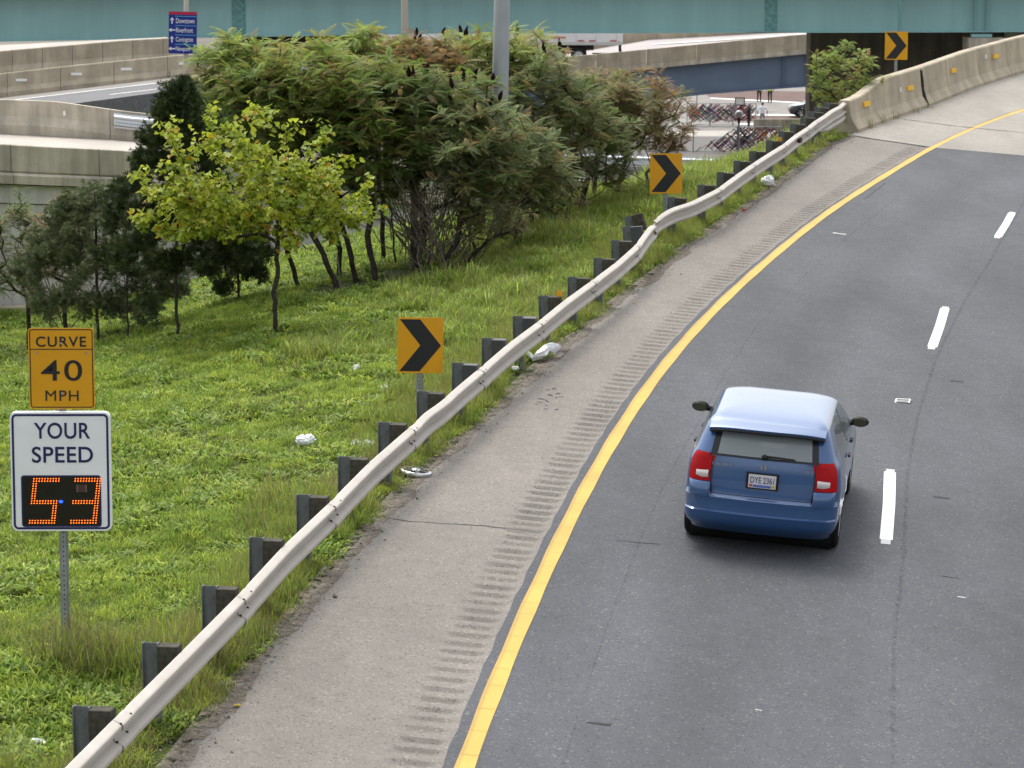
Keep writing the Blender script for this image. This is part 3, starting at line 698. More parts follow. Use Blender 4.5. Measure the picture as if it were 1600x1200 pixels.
# median barrier on that ramp with a steel rail end
mpts = np.array([(-22, 74.5, 3.95), (-14.98, 78.0, 3.85), (-13.62, 78.2, 3.84), (-12.26, 78.2, 3.80), (-11.34, 78.2, 3.67), (-10.35, 78.3, 3.52), (-9.2, 78.6, 3.38), (-7.5, 79.5, 3.2)])
mp_ = resample(mpts, .3); mbar = empty('median_barrier', tuple(mp_[0]), 0, 'stained concrete barrier sloping down to a silver rail, left of the cedar', 'barrier')
md = np.r_[0, np.cumsum(np.linalg.norm(np.diff(mp_[:, :2], axis=0), axis=1))]
for a, b2 in ((0, 6), (6, 12.1), (12.1, md[-1])):
    ds = np.linspace(a + .008, b2 - .008, 14); P = np.stack([np.interp(ds, md, mp_[:, k]) for k in range(3)], 1)
    sweep(rel(P, mbar), [(.12, -1.5), (.12, -.66), (.02, -.42), (0, 0), (-.22, 0), (-.3, -1.5)]).build('barrier_panel', M_conc2, mbar)
ds = np.linspace(12.2, md[-1], 8); P = np.stack([np.interp(ds, md, mp_[:, k]) for k in range(3)], 1); P[:, 2] -= .26
sweep(rel(P, mbar), [(.17 + o2, z2) for o2, z2 in WP] + [(.165, -.2), (.165, .2)]).build('rail_panel', plain('bright_galvanised_rail', (.55, .58, .62), .35, .5, .6), mbar)
c = np.array([np.interp(10.9, md, mp_[:, k]) for k in range(3)]) - np.array(mbar.location); mb = MB(); mb.box((c[0], c[1] - .05, c[2] - .27), (.07, .04, .12)); mb.build('reflector', M_white, mbar)
# lower motorway beyond
fr = [(-34, 86, .6), (-34, 108, .1), (-4, 108, 3.7), (-6, 93, 2.95), (-10, 88.5, 2.60)]
V = [(-26, 92, 1.05), (-23, 107, 1.65), (-6, 107, 3.35), (-6.5, 99.5, 2.9), (-11, 96.2, 2.42), (-17, 94.5, 1.80)]
V = [(x, y, 2.42 + .117 * (x + 15.0) - .004 * (y - 102)) for x, y, _ in V]
n = len(V); mb = MB(); mb.poly(V + [(x, y, z - .9) for x, y, z in V], [tuple(range(n)), tuple(range(2 * n - 1, n - 1, -1))] + [(i, (i + 1) % n, (i + 1) % n + n, i + n) for i in range(n)])
tag(mb.build('lower_road', M_farasph), kind='structure')
def fz(x, y): return 2.42 + .117 * (x + 15.0) - .004 * (y - 102)
def far_poly(name, pts, mat, h):
    mb = MB(); mb.poly([(x, y, fz(x, y) + h) for x, y in pts], [tuple(range(len(pts)))]); return mb.build(name, mat, bpy.data.objects['lower_road'])
far_poly('concrete_edge_strip', [(-25, 102.9), (-8, 102.9), (-6.5, 106.4), (-24, 106.4)], M_street, .006)
far_poly('edge_line', [(-25, 102.55), (-8, 102.55), (-8, 102.9), (-25, 102.9)], M_wpaint, .012)
far_poly('lane_line', [(-13.5, 98.2), (-11.9, 98.2), (-11.9, 98.5), (-13.5, 98.5)], M_wpaint, .012)
far_poly('lane_line', [(-20, 98.2), (-17, 98.2), (-17, 98.5), (-20, 98.5)], M_wpaint, .012)
def long_barrier(name, pts, h, panel, label, mat, mark=None, strips=()):
    P = resample(np.array(pts, float), .5); e = empty(name, tuple(P[0]), 0, label, 'barrier'); d = np.r_[0, np.cumsum(np.linalg.norm(np.diff(P[:, :2], axis=0), axis=1))]
    for a in np.arange(0, d[-1] - .5, panel):
        b2 = min(a + panel, d[-1]); ds = np.linspace(a + .008, b2 - .008, 4); Q = np.stack([np.interp(ds, d, P[:, k]) for k in range(3)], 1)
        sweep(rel(Q, e), [(.20, -h - .4), (.20, -h + .06), (.08, -h * .68), (.02, -.03), (0, 0), (-.25, 0), (-.30, -h - .4)]).build('barrier_panel', mat, e)
    for s_ in strips:
        Q = np.array([np.interp(s_, d, P[:, k]) for k in range(3)]) - np.array(e.location); mb = MB(); mb.box((Q[0], Q[1] - .07, Q[2] - h * .42), (.40, .04, .09)); mb.build('white_marker', M_white, e)
    return e
long_barrier('roadside_barrier', [(-24, 106, 2.22), (-20.33, 106, 2.65), (-18.48, 106, 2.86), (-15.93, 106, 3.14), (-12.46, 106, 3.48), (-10.4, 106, 3.66)], .74, 1.93, 'tan concrete barrier with white markers along the lower road, behind the blue sign', M_conc, strips=(6.3, 8.3, 10.1, 12.2))
e = long_barrier('upper_parapet', [(-25, 113, 2.8), (-21.65, 113, 3.1), (-19.67, 113, 3.3), (-14.99, 113, 3.70), (-12.04, 113, 3.86)], .85, 1.16, 'tall panelled concrete parapet just below the teal bridge at far left', M_conc)
mb = MB(); mb.poly([(-30, 113.3, 2.2), (-12.4, 113.3, 3.55), (-14, 119, 3.55), (-34, 119, 2.6)], [(0, 1, 2, 3)]); tag(mb.build('upper_road', M_pale), kind='structure')
# abutment slope under the teal bridge at left
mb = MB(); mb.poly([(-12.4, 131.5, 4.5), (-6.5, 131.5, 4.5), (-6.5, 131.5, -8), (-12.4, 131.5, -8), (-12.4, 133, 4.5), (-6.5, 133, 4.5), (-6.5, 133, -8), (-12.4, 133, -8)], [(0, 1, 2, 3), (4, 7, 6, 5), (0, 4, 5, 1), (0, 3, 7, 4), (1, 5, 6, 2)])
ab = mb.build('bridge_abutment', M_concvd); tag(ab, 'dark shade-toned abutment under the teal bridge beside the blue sign', 'abutment')  # shade of the deck above is put into the wall colour

# ------------------------------------------------------------------ teal girder bridge
br = empty('teal_bridge', (0, 130, 3.2), 0, 'teal steel girder bridge crossing the whole top of the view', 'bridge')
gb = [(-40, 2.45), (-24, 2.80), (-14, 2.99), (-2.83, 3.19), (5.65, 3.2), (22.6, 3.25), (45, 3.3)]
gb = [(x, z - 3.2) for x, z in gb]
gr_ = resample(np.array([(x, 0, z) for x, z in gb]), 1.0)
sweep(gr_, [(.0, .04), (.0, 2.2), (-.03, 2.2), (-.03, .04)]).build('girder_web', M_teal, br)
sweep(gr_, [(.22, 0), (.22, .045), (-.25, .045), (-.25, 0)]).build('bottom_flange', M_teal, br)
sweep(gr_ + [0, 0, 2.2], [(.22, 0), (.22, .045), (-.25, .045), (-.25, 0)]).build('top_flange', M_teal, br)
sweep(gr_ + [0, 0, 2.245], [(1.3, .0), (1.3, .25), (-20, .45), (-20, .2)]).build('deck_slab', M_conc2, br)
sweep(gr_ + [0, 0, 2.49], [(1.3, .0), (1.3, .95), (1.0, .95), (.95, 0)]).build('deck_parapet', M_conc, br)
for dy in (4, 8, 12):
    sweep(gr_ + [0, dy, .1], [(.0, .0), (.0, 2.1), (-.03, 2.1), (-.03, .0)]).build('inner_girder', M_teal, br)
def gz(x): return float(np.interp(x, [a for a, _ in gb], [b for _, b in gb]))
for x, w in ((-12.06, .60), (11.43, .55)):
    mb = MB(); mb.box((x, -.015, gz(x) + 1.13), (w, .02, 2.1)); o = mb.build('splice_plate', M_tealp, br)
    mb = MB()
    for i in range(6):
        for j in range(22): mb.lathe([(.0005, -.02), (.022, -.016), (.026, 0)], (x + (i - 2.5) * w / 6.2, -.025, gz(x) + .14 + j * .094), n=6, M=Matrix.Rotation(radians(90), 3, 'X'))
    tag(mb.build('splice_bolts', plain('dark_teal_bolt', (.06, .15, .15), .6), o), kind='stuff')  # bolts a darker teal than the plate
    mb = MB(); mb.box((x, -.235, gz(x) + .055), (w * 3.6, .25, .02)); mb.build('flange_splice', M_teal, br)
for x in (20.4, 20.91): mb = MB(); mb.box((x, -.11, gz(x) + 1.12), (.03, .20, 2.14)); mb.build('stiffener', M_teal, br)
mb = MB(); mb.tube([(16.97, -1, 2.4), (16.97, -1, -.28)], .085, 10); mb.build('drain_pipe', plain('teal_pipe', (.16, .33, .35), .5), br)
mb = MB(); mb.box((20.7, -.1, -.10), (.9, .5, .14)); mb.build('bearing', M_teal, br)
mb = MB(); mb.box((20.9, .4, -.5), (1.6, 1.8, .62)); mb.build('bearing_seat', M_conc2, br)
# abutment and wing walls under the bridge, right
aw = empty('abutment_wall', (14.2, 140, -8), 0, 'dark shadowed abutment wall under the right end of the teal bridge', 'abutment')
mb = MB(); mb.box((8.0, 1, 5.45), (16, 2, 10.7)); mb.build('wall_face', M_concdk, aw)  # wall colour carries the bridge's shade
mb = MB(); mb.box((12, -1.9, 5.1), (7.2, 1.4, 10.2)); mb.build('pier_cap', M_conc, aw)
mb = MB(); mb.box((13.5, -3.2, 5.45), (9.5, .9, 10.9)); mb.build('wing_wall', M_conc2, aw)

# ------------------------------------------------------------------ middle background: blue-grey girder bridge, lorry
b2_ = empty('blue_girder_bridge', (10, 175, -1), 0, 'blue-grey steel girder bridge with concrete parapet, behind the sumac', 'bridge')
q = np.array([(-40, 0, -3.4), (-4.0, 0, 0.03), (5.71, 0, .92), (17.7, 0, 2.06), (28, 0, 2.7)]) - [10, 0, 0]
q = resample(q, 1.0); qd = np.r_[0, np.cumsum(np.diff(q[:, 0]))]
for a in np.arange(0, qd[-1] - 1, 3.0):
    ds = np.linspace(a + .015, min(a + 3, qd[-1]) - .015, 3); Q = np.stack([np.interp(ds, qd, q[:, k]) for k in range(3)], 1)
    sweep(Q, [(.0, -.86), (0, 0), (-.3, 0), (-.35, -.86)]).build('parapet_panel', M_conc, b2_)
sweep(q, [(.03, -1.16), (.03, -.865), (-9, -.865), (-9, -1.16)]).build('deck_slab', M_conc2, b2_)
dkq = q.copy(); V = np.r_[dkq + [0, .35, -.855], dkq + [0, 120, -5.8]]; n = len(dkq)
gq = resample(np.array([(-40, 0.5, -4.6), (-4, .5, -1.9), (7.6, .5, -.48), (18.7, .5, .83), (28, .5, 1.5)]) - [10, 0, 0], 1.0)
g2 = resample(np.array([(-40, .5, -7.2), (-4, .5, -4.2), (7.6, .5, -2.0), (11.45, .5, -1.52), (18.7, .5, -.98), (28, .5, -.5)]) - [10, 0, 0], 1.0)
mb = MB(); n = len(gq); g2 = g2[:n]; mb.poly(np.r_[gq + [0, 0, .4], g2, gq + [0, .05, .4], g2 + [0, .05, 0]], [(i, i + 1, i + 1 + n, i + n) for i in range(n - 1)] + [(i + 2 * n, i + 3 * n, i + 1 + 3 * n, i + 1 + 2 * n) for i in range(n - 1)]); mb.build('girder_web', M_bsteel, b2_)
sweep(g2, [(.25, -.03), (.25, .03), (-.25, .03), (-.25, -.03)]).build('bottom_flange', M_bsteel, b2_)
for x in (6.2, 7.6): mb = MB(); zz = float(np.interp(x, g2[:, 0], g2[:, 2])); mb.box((x, .38, zz + .95), (.04, .2, 1.8)); mb.build('stiffener', M_bsteel, b2_)
fx = np.array([-40, -4, 4, 9, 17.7, 28]); fn = np.array([-4.26, -1.83, -1.08, -.62, .2, .9]) + .004; ff = np.array([-4.2, -1.9, -.95, -.1, .38, 1.1])
mb = MB(); n = len(fx); mb.poly([(x, 175.35, z) for x, z in zip(fx, fn)] + [(x, 192, z) for x, z in zip(fx, ff)], [(i, i + 1, i + n + 1, i + n) for i in range(n - 1)])
tag(mb.build('far_road', plain('pale_far_road', (.38, .35, .34), .9, .2, var=.06, scale=.3)), kind='structure')
mb = MB(); mb.poly([(9, 187.5, -.20), (28, 188.5, 1.075), (28, 188.9, 1.08), (9, 187.9, -.19)], [(0, 1, 2, 3)]); mb.build('edge_line', M_wpaint, bpy.data.objects['far_road'])
sweep(np.array([(-40, 192, -4.2), (-4, 192, -1.9), (4, 192, -.95), (9, 192, -.1), (17.7, 192, .38), (28, 192, 1.1)]), [(0, -.3), (0, .9), (-.3, .9), (-.3, -.3)]).build('far_parapet', M_conc, bpy.data.objects['far_road'])
# pillar under it
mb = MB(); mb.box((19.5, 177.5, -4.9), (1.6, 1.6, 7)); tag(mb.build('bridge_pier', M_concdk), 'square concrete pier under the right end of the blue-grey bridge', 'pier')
# lorry trailer
tr = empty('lorry_trailer', (6.92, 184, -1.15), radians(178.5), 'white lorry trailer passing under the teal bridge', 'lorry')
mb = MB(); mb.box((7.5, 0, 2.65), (15, 2.5, 2.75)); body = mb.build('trailer_box', plain('white_trailer_side', (.62, .62, .63), .45, .4, var=.03), tr)
mb = MB(); mb.box((7.5, 1.27, 1.25), (15, .06, .18)); mb.build('bottom_rail', plain('trailer_rail', (.45, .45, .45), .5), tr)
for x in np.arange(.4, 14.5, 1.25): mb = MB(); mb.box((x, 1.26, 2.7), (.03, .03, 2.6)); mb.build('panel_seam', plain('trailer_seam', (.5, .5, .51), .5) if 'trailer_seam' not in bpy.data.materials else bpy.data.materials['trailer_seam'], tr)
mb = MB()
for x in (.6, 1.9, 2.6, 4.8, 5.6, 7.0): mb.box((x, 1.30, 1.42), (.42, .02, .06))
mb.build('red_reflectors', plain('reflector_red', (.4, .02, .03), .4), tr)
mb = MB(); mb.box((4.0, 1.30, 1.62), (.9, .02, .10)); mb.build('side_mark', plain('orange_mark', (.5, .2, .05), .5), tr)
M_tyre = plain('tyre_rubber', (.014, .014, .015), .85, .2); M_rim = plain('alloy_rim', (.42, .43, .45), .35, .5, .8)
for x in (2.75, 4.05):
    for y in (1.0, -1.0):
        mb = MB(); mb.lathe([(.3, -.25), (.48, -.25), (.5, -.2), (.5, .2), (.48, .25), (.3, .25)], (x, y, .5), n=20, M=Matrix.Rotation(radians(90), 3, 'X')); w_ = mb.build('wheel', M_tyre, tr)
        mb = MB(); mb.lathe([(.001, .2), (.12, .24), (.2, .2), (.31, .25)], (x, y, .5), n=16, M=Matrix.Rotation(radians(-90), 3, 'X')); mb.build('hub', M_rim, w_)
mb = MB(); mb.box((3.4, .0, .95), (3.2, 1.0, .3)); mb.build('bogie_frame', M_black, tr)
mb = MB(); mb.box((.12, 0, .72), (.12, 2.3, .12)); mb.box((.16, .9, 1.0), (.14, .12, .6)); mb.box((.16, -.9, 1.0), (.14, .12, .6)); mb.box((1.0, 0.9, .62), (1.8, .06, .08)); mb.build('rear_bumper', M_black, tr)
mb = MB(); mb.box((.25, 1.24, .95), (.03, .03, .9)); mb.build('mud_flap', M_black, tr)

# silver guardrail and low road behind the thicket
low = [(-2, 86, -2.2), (9, 86, -3.2), (22, 120, -4.6), (-6, 120, -2.6)]
mb = MB(); mb.poly([(-10, 84, -.75), (9.5, 84, -1.0), (16, 112, -1.5), (-6, 112, -1.3)], [(0, 1, 2, 3)]); tag(mb.build('low_ramp', M_farasph), kind='structure')
sg = empty('far_guardrail', (0, 100, 0), 0, 'bright silver guardrail seen between the sumac trunks and the second chevron', 'guardrail')
P = np.array([(x, 0, z) for x, z in ((-5, .42), (0, .36), (2.85, .30), (6.35, .18), (9, .08))]); P = resample(P, .5)
sweep(P, [(o2, z2) for o2, z2 in WP] + [(-.005, -.2), (-.005, .2)]).build('rail_panel', plain('silver_rail', (.58, .60, .64), .35, .5, .5), sg)
for x in np.arange(-4.5, 9, 1.9): mb = MB(); mb.box((x, .12, -.6), (.12, .18, 1.7)); mb.build('post', M_steel, sg)
P2 = np.array([(-3, 92, .15), (2.5, 92.5, -.02), (7, 95, -.35)]); kb = sweep(resample(P2, .8), [(.0, -1.2), (0, 0), (-.3, 0), (-.3, -1.2)])
tag(kb.build('kerb_wall', M_conc3), 'low pale concrete wall beneath the silver guardrail behind the thicket', 'wall')

# ------------------------------------------------------------------ street below
mb = MB(); mb.poly([(5, 150, -8.0), (40, 150, -8.0), (60, 300, -8.0), (5, 300, -8.0)], [(0, 1, 2, 3)]); street = tag(mb.build('street', M_street), kind='structure')
def sp_poly(name, pts, mat, h=.006): mb = MB(); mb.poly([(x, y, -8.0 + h) for x, y in pts], [tuple(range(len(pts)))]); return mb.build(name, mat, street)
sp_poly('dark_carriageway', [(7, 183), (30, 183), (30, 211), (7, 211)], plain('street_asphalt', (.13, .12, .115), .9, var=.1, scale=.5))
sp_poly('pale_pavement', [(8, 211.5), (24, 211.5), (24, 216.5), (8, 216.5)], plain('pale_paving', (.40, .37, .33), .9, var=.08, scale=.5))
sp_poly('brick_crossing', [(17, 226), (30, 226), (31, 231), (17.5, 231.5)], M_brick)
sp_poly('brick_crossing', [(17, 252), (34, 240), (36, 258), (17, 262)], M_brick, .006)
sp_poly('crossing_line', [(17.5, 231.6), (31, 231.2), (31.1, 232.6), (17.5, 233)], M_wpaint, .012)
sp_poly('crossing_line', [(17.0, 251), (33.0, 238.6), (33.2, 239.6), (17.0, 252.2)], M_wpaint, .012)
sp_poly('crossing_line', [(17.2, 222), (30, 222), (30, 223.5), (17.2, 223.5)], M_wpaint, .012)
mb = MB(); mb.box((21.5, 217, -7.6), (7.2, .5, .86)); tag(mb.build('low_wall', mat_concrete('low_wall_concrete', (.25, .23, .19), .3), bevel=.02), 'low brown concrete wall in front of the person in a white shirt', 'wall')
yarn = [plain('yarn_%d' % i, c, .8, .2) for i, c in enumerate([(.34, .04, .04), (.04, .17, .16), (.02, .025, .06), (.40, .15, .05), (.33, .30, .29), (.20, .06, .22), (.02, .02, .02)])]
def yarn_fence(name, x0, x1, y, h, label, dens, shape, zb=-8.0):
    e = empty(name, (x0, y, zb), 0, label, 'fence'); L_ = x1 - x0
    for x in np.arange(0, L_ + .1, L_ / 3): mb = MB(); mb.tube([(x, 0, 0), (x, 0, h + .05)], .04, 8); mb.build('post', M_steel, e)
    for z in (h, .08): mb = MB(); mb.tube([(0, 0, z), (L_, 0, z)], .028, 6); mb.build('fence_rail', M_steel, e)
    mb = MB()
    for s_ in (-1, 1):
        for x in np.arange(-h, L_ + h, .16):
            a = [x, 0.05]; b2 = [x + s_ * h, h]
            if a[0] < 0: continue
            if a[0] > L_ or b2[0] < 0 or b2[0] > L_: continue
            mb.tube([(a[0], 0, a[1]), (b2[0], 0, b2[1])], .005, 3, False)
    tag(mb.build('chain_link', M_steel, e), kind='stuff')
    R2 = random.Random(5); n = 0
    mbs = [MB() for _ in yarn]
    for k in range(dens):
        s_ = R2.choice((-1, 1)); x = R2.uniform(0, L_); z = R2.uniform(0, h); l = R2.uniform(.4, 1.0)
        top = shape(x / L_)
        if top[0] > z / h or z / h > top[1]: continue
        x1_, z1_ = x + s_ * l * .75, z + l * .66
        f1 = shape(min(max(x1_ / L_, 0), 1))
        if z1_ / h > f1[1] or x1_ < 0 or x1_ > L_: continue
        d = Vector((x1_ - x, 0, z1_ - z)).normalized(); nn = Vector((-d.z, 0, d.x)) * R2.uniform(.016, .032)
        y_ = -.03 if s_ > 0 else -.045
        i = R2.randrange(len(yarn)); a = Vector((x, y_ - .002 * (k % 7), z)); b2 = Vector((x1_, y_ - .002 * (k % 7), z1_)); t2 = Vector((0, .012, 0))
        mbs[i].hexa([a - nn, a + nn, a + nn + t2, a - nn + t2], [b2 - nn, b2 + nn, b2 + nn + t2, b2 - nn + t2])
    for i, m_ in enumerate(mbs):
        if m_.v: tag(m_.build('woven_bands', yarn[i], e), kind='stuff')
    return e
def shp1(f):
    zig = .10 * abs((f * 9) % 2 - 1)
    lo = max(0, .0 + zig * .6); mid = .18 + .82 * sstep(abs(f - .33) / .42) + zig
    return (lo + max(0, .35 - abs(f - .30) * 3) * 0, min(.99, float(mid)))
yarn_fence('yarn_fence', 9.3, 18.2, 198, 1.75, 'nearer chain-link fence with zigzag coloured bands at the kerb', 900, shp1)
yarn_fence('yarn_fence', 13.2, 18.4, 221, 1.70, 'farther chain-link fence densely woven with coloured bands beside the white-shirted person', 700, lambda f: (.10 + .12 * abs((f * 8) % 2 - 1), .99))
# globe lamp
lamp = empty('globe_street_lamp', (14.95, 193, -8.35), 0, 'small street lamp with clear globe before the woven fences', 'street lamp')
mb = MB(); mb.tube([(0, 0, 0), (0, 0, .8), (0, 0, 2.75)], [.10, .075, .06], 10); mb.build('lamp_post', plain('lamp_grey', (.24, .25, .26), .5), lamp)
mb = MB(); mb.lathe([(.06, 2.7), (.13, 2.95), (.17, 3.02), (.17, 3.06), (.001, 3.06)], (0, 0, 0), n=12); mb.build('lamp_neck', M_black, lamp)
mb = MB(); mb.sphere((0, 0, 3.31), .27, 18, 12); mb.build('lamp_globe', plain('smoky_globe', (.40, .41, .42), .08, .7), lamp, smooth=True)
# small plate on a post and an info frame
e = empty('street_sign', (22.5, 222, -8), 0, 'small white street sign on a post beside the leafy sapling', 'street sign'); mb = MB(); mb.tube([(0, 0, 0), (0, 0, 3)], .03, 6); mb.build('sign_post', M_steel, e)
mb = MB(); mb.box((0, -.04, 2.6), (.35, .02, .45)); mb.build('sign_plate', M_white, e)
e = empty('poster_frame', (17.0, 218.8, -8), 0, 'small framed notice standing above the farther woven fence', 'notice board'); border('frame', .75, .6, .03, .07, 0, M_black, e, 0, 2.0); mb = MB(); mb.box((0, .02, 2.0), (.66, .02, .5)); mb.build('notice', M_conc3, e); mb = MB(); mb.tube([(0, .05, 0), (0, .05, 1.7)], .03, 6); mb.build('frame_post', M_black, e)
e = empty('street_sign', (14.5, 230, -8), 0, 'thin grey post rising above the farther woven fence', 'post'); mb = MB(); mb.tube([(0, 0, 0), (0, 0, 2.6)], .05, 6); mb.build('pole', M_steel, e)

# ------------------------------------------------------------------ poles and destination sign
lp = empty('light_pole', (-.22, 58.6, 2.45), 0, 'thick grey tapered light pole rising out of the sumac thicket', 'light pole')
mb = MB(); mb.tube([(0, 0, -.3), (-.03, 0, 3), (.03, 0, 6.2), (.10, 0, 11)], [.185, .165, .15, .12], 20); o = mb.build('pole_shaft', plain('pole_grey', (.36, .385, .415), .45, .45, .3, var=.06, scale=3), lp, smooth=True)
mb = MB(); mb.box((0, 0, -.1), (.5, .5, .3)); mb.build('base_plate', M_conc2, lp)
lp2 = empty('light_pole', (-4.08, 112, -2), 0, 'slim beige pole before the teal bridge above the thicket', 'light pole'); mb = MB(); mb.tube([(0, 0, 0), (0, 0, 14)], [.15, .12], 12); mb.build('pole_shaft', plain('pole_beige', (.42, .38, .32), .6, .3), lp2, smooth=True)
ds_ = empty('destination_sign', (-11.23, 99.8, 1.9), radians(2.5), 'blue direction sign listing Downtown, Riverfront, Covington and Newport', 'direction sign')
mb = MB(); mb.tube([(.10, .12, -4), (.10, .12, 8)], .085, 12); mb.build('sign_post', bpy.data.materials['pole_beige'], ds_, smooth=True)
ds_.rotation_euler = (0, radians(1.5), radians(3))
dz = 2.72
plate('sign_plate', .95, 1.42, .03, -.03, 0, M_sblue, ds_, 0, dz)
plate('sign_band', .945, .10, .02, -.033, -.029, M_sred, ds_, 0, dz + .655)
for i, (w_, ar) in enumerate((('Downtown', 'u'), ('Riverfront', 'l'), ('Covington', 'u'), ('Newport', 'l'))):
    z = dz + .40 - i * .315
    lettering(w_, -.24, -.034, z - (.02 if w_[0] in 'CN' else 0), {'D': .62, 'R': .57, 'C': .58, 'N': .48}[w_[0]], .20 if w_[0] in 'CN' else .165, M_white, ds_, .003, 'LEFT')
    mb = MB(); mb.box((.10, -.032, z + .15), (.72, .003, .018)); mb.build('rule', M_scyan, ds_)
    mb = MB(); c = Vector((-.365, -.033, z))
    P = [(-.018, -.11), (.018, -.11), (.018, .04), (.055, .0), (.055, .04), (0, .11), (-.055, .04), (-.055, 0), (-.018, .04)]
    if ar == 'l': P = [(-b_, a_) for a_, b_ in P]
    mb.poly([(c.x + a_, c.y, c.z + b_) for a_, b_ in P], [(0, 1, 2, 8), (8, 2, 3, 4, 5, 6, 7)]); mb.build('arrow', M_white, ds_)

# ------------------------------------------------------------------ cars
M_paint = plain('blue_metallic_paint', (.020, .078, .215), .35, .4, .20, coat=.9)
def mat_glass():
    m = bpy.data.materials.new('car_glass'); m.use_nodes = True; t = m.node_tree; b = t.nodes['Principled BSDF']; b.inputs['Base Color'].default_value = (.34, .385, .40, 1); b.inputs['Roughness'].default_value = .05; b.inputs['Specular IOR Level'].default_value = .8  # pale base colour stands in for sky reflected in the glass
    tr = t.nodes.new('ShaderNodeBsdfTransparent'); tr.inputs[0].default_value = (.70, .78, .78, 1); mx = t.nodes.new('ShaderNodeMixShader'); mx.inputs[0].default_value = .45
    t.links.new(b.outputs[0], mx.inputs[1]); t.links.new(tr.outputs[0], mx.inputs[2]); t.links.new(mx.outputs[0], t.nodes['Material Output'].inputs[0]); return m
M_glass = mat_glass()
M_glassd = plain('car_glass_black_border', (.012, .014, .018), .3, .35)
M_trim = plain('black_trim', (.014, .014, .015), .6, .3)
M_redl = plain('tail_lamp_red', (.40, .002, .006), .35, .2)
M_clear = plain('tail_lamp_clear', (.62, .58, .56), .12, .7, coat=1.0)
M_chrome = plain('chrome', (.6, .61, .63), .18, .6, .9)
CZ = [(.22, .78, -.66, 3.32), (.28, .80, -.74, 3.40), (.33, .835, -.81, 3.46), (.38, .855, -.845, 3.50), (.44, .865, -.86, 3.52), (.485, .870, -.872, 3.53), (.50, .869, -.845, 3.53), (.56, .870, -.840, 3.54), (.62, .872, -.842, 3.54), (.655, .873, -.845, 3.53), (.675, .873, -.815, 3.52), (.70, .873, -.785, 3.51), (.76, .873, -.775, 3.48), (.82, .872, -.768, 3.43), (.88, .870, -.760, 3.33), (.93, .868, -.752, 3.15), (.98, .864, -.745, 2.85), (1.03, .856, -.737, 2.50), (1.08, .842, -.727, 2.34), (1.12, .822, -.712, 2.25), (1.145, .805, -.697, 2.20), (1.205, .780, -.655, 2.10), (1.27, .755, -.608, 2.0), (1.335, .730, -.560, 1.90), (1.39, .708, -.520, 1.80), (1.43, .690, -.485, 1.72), (1.46, .672, -.45, 1.65), (1.49, .645, -.39, 1.56), (1.515, .605, -.29, 1.46), (1.533, .545, -.15, 1.33), (1.545, .45, .05, 1.18), (1.552, .30, .30, 1.0), (1.555, .03, .55, .65)]
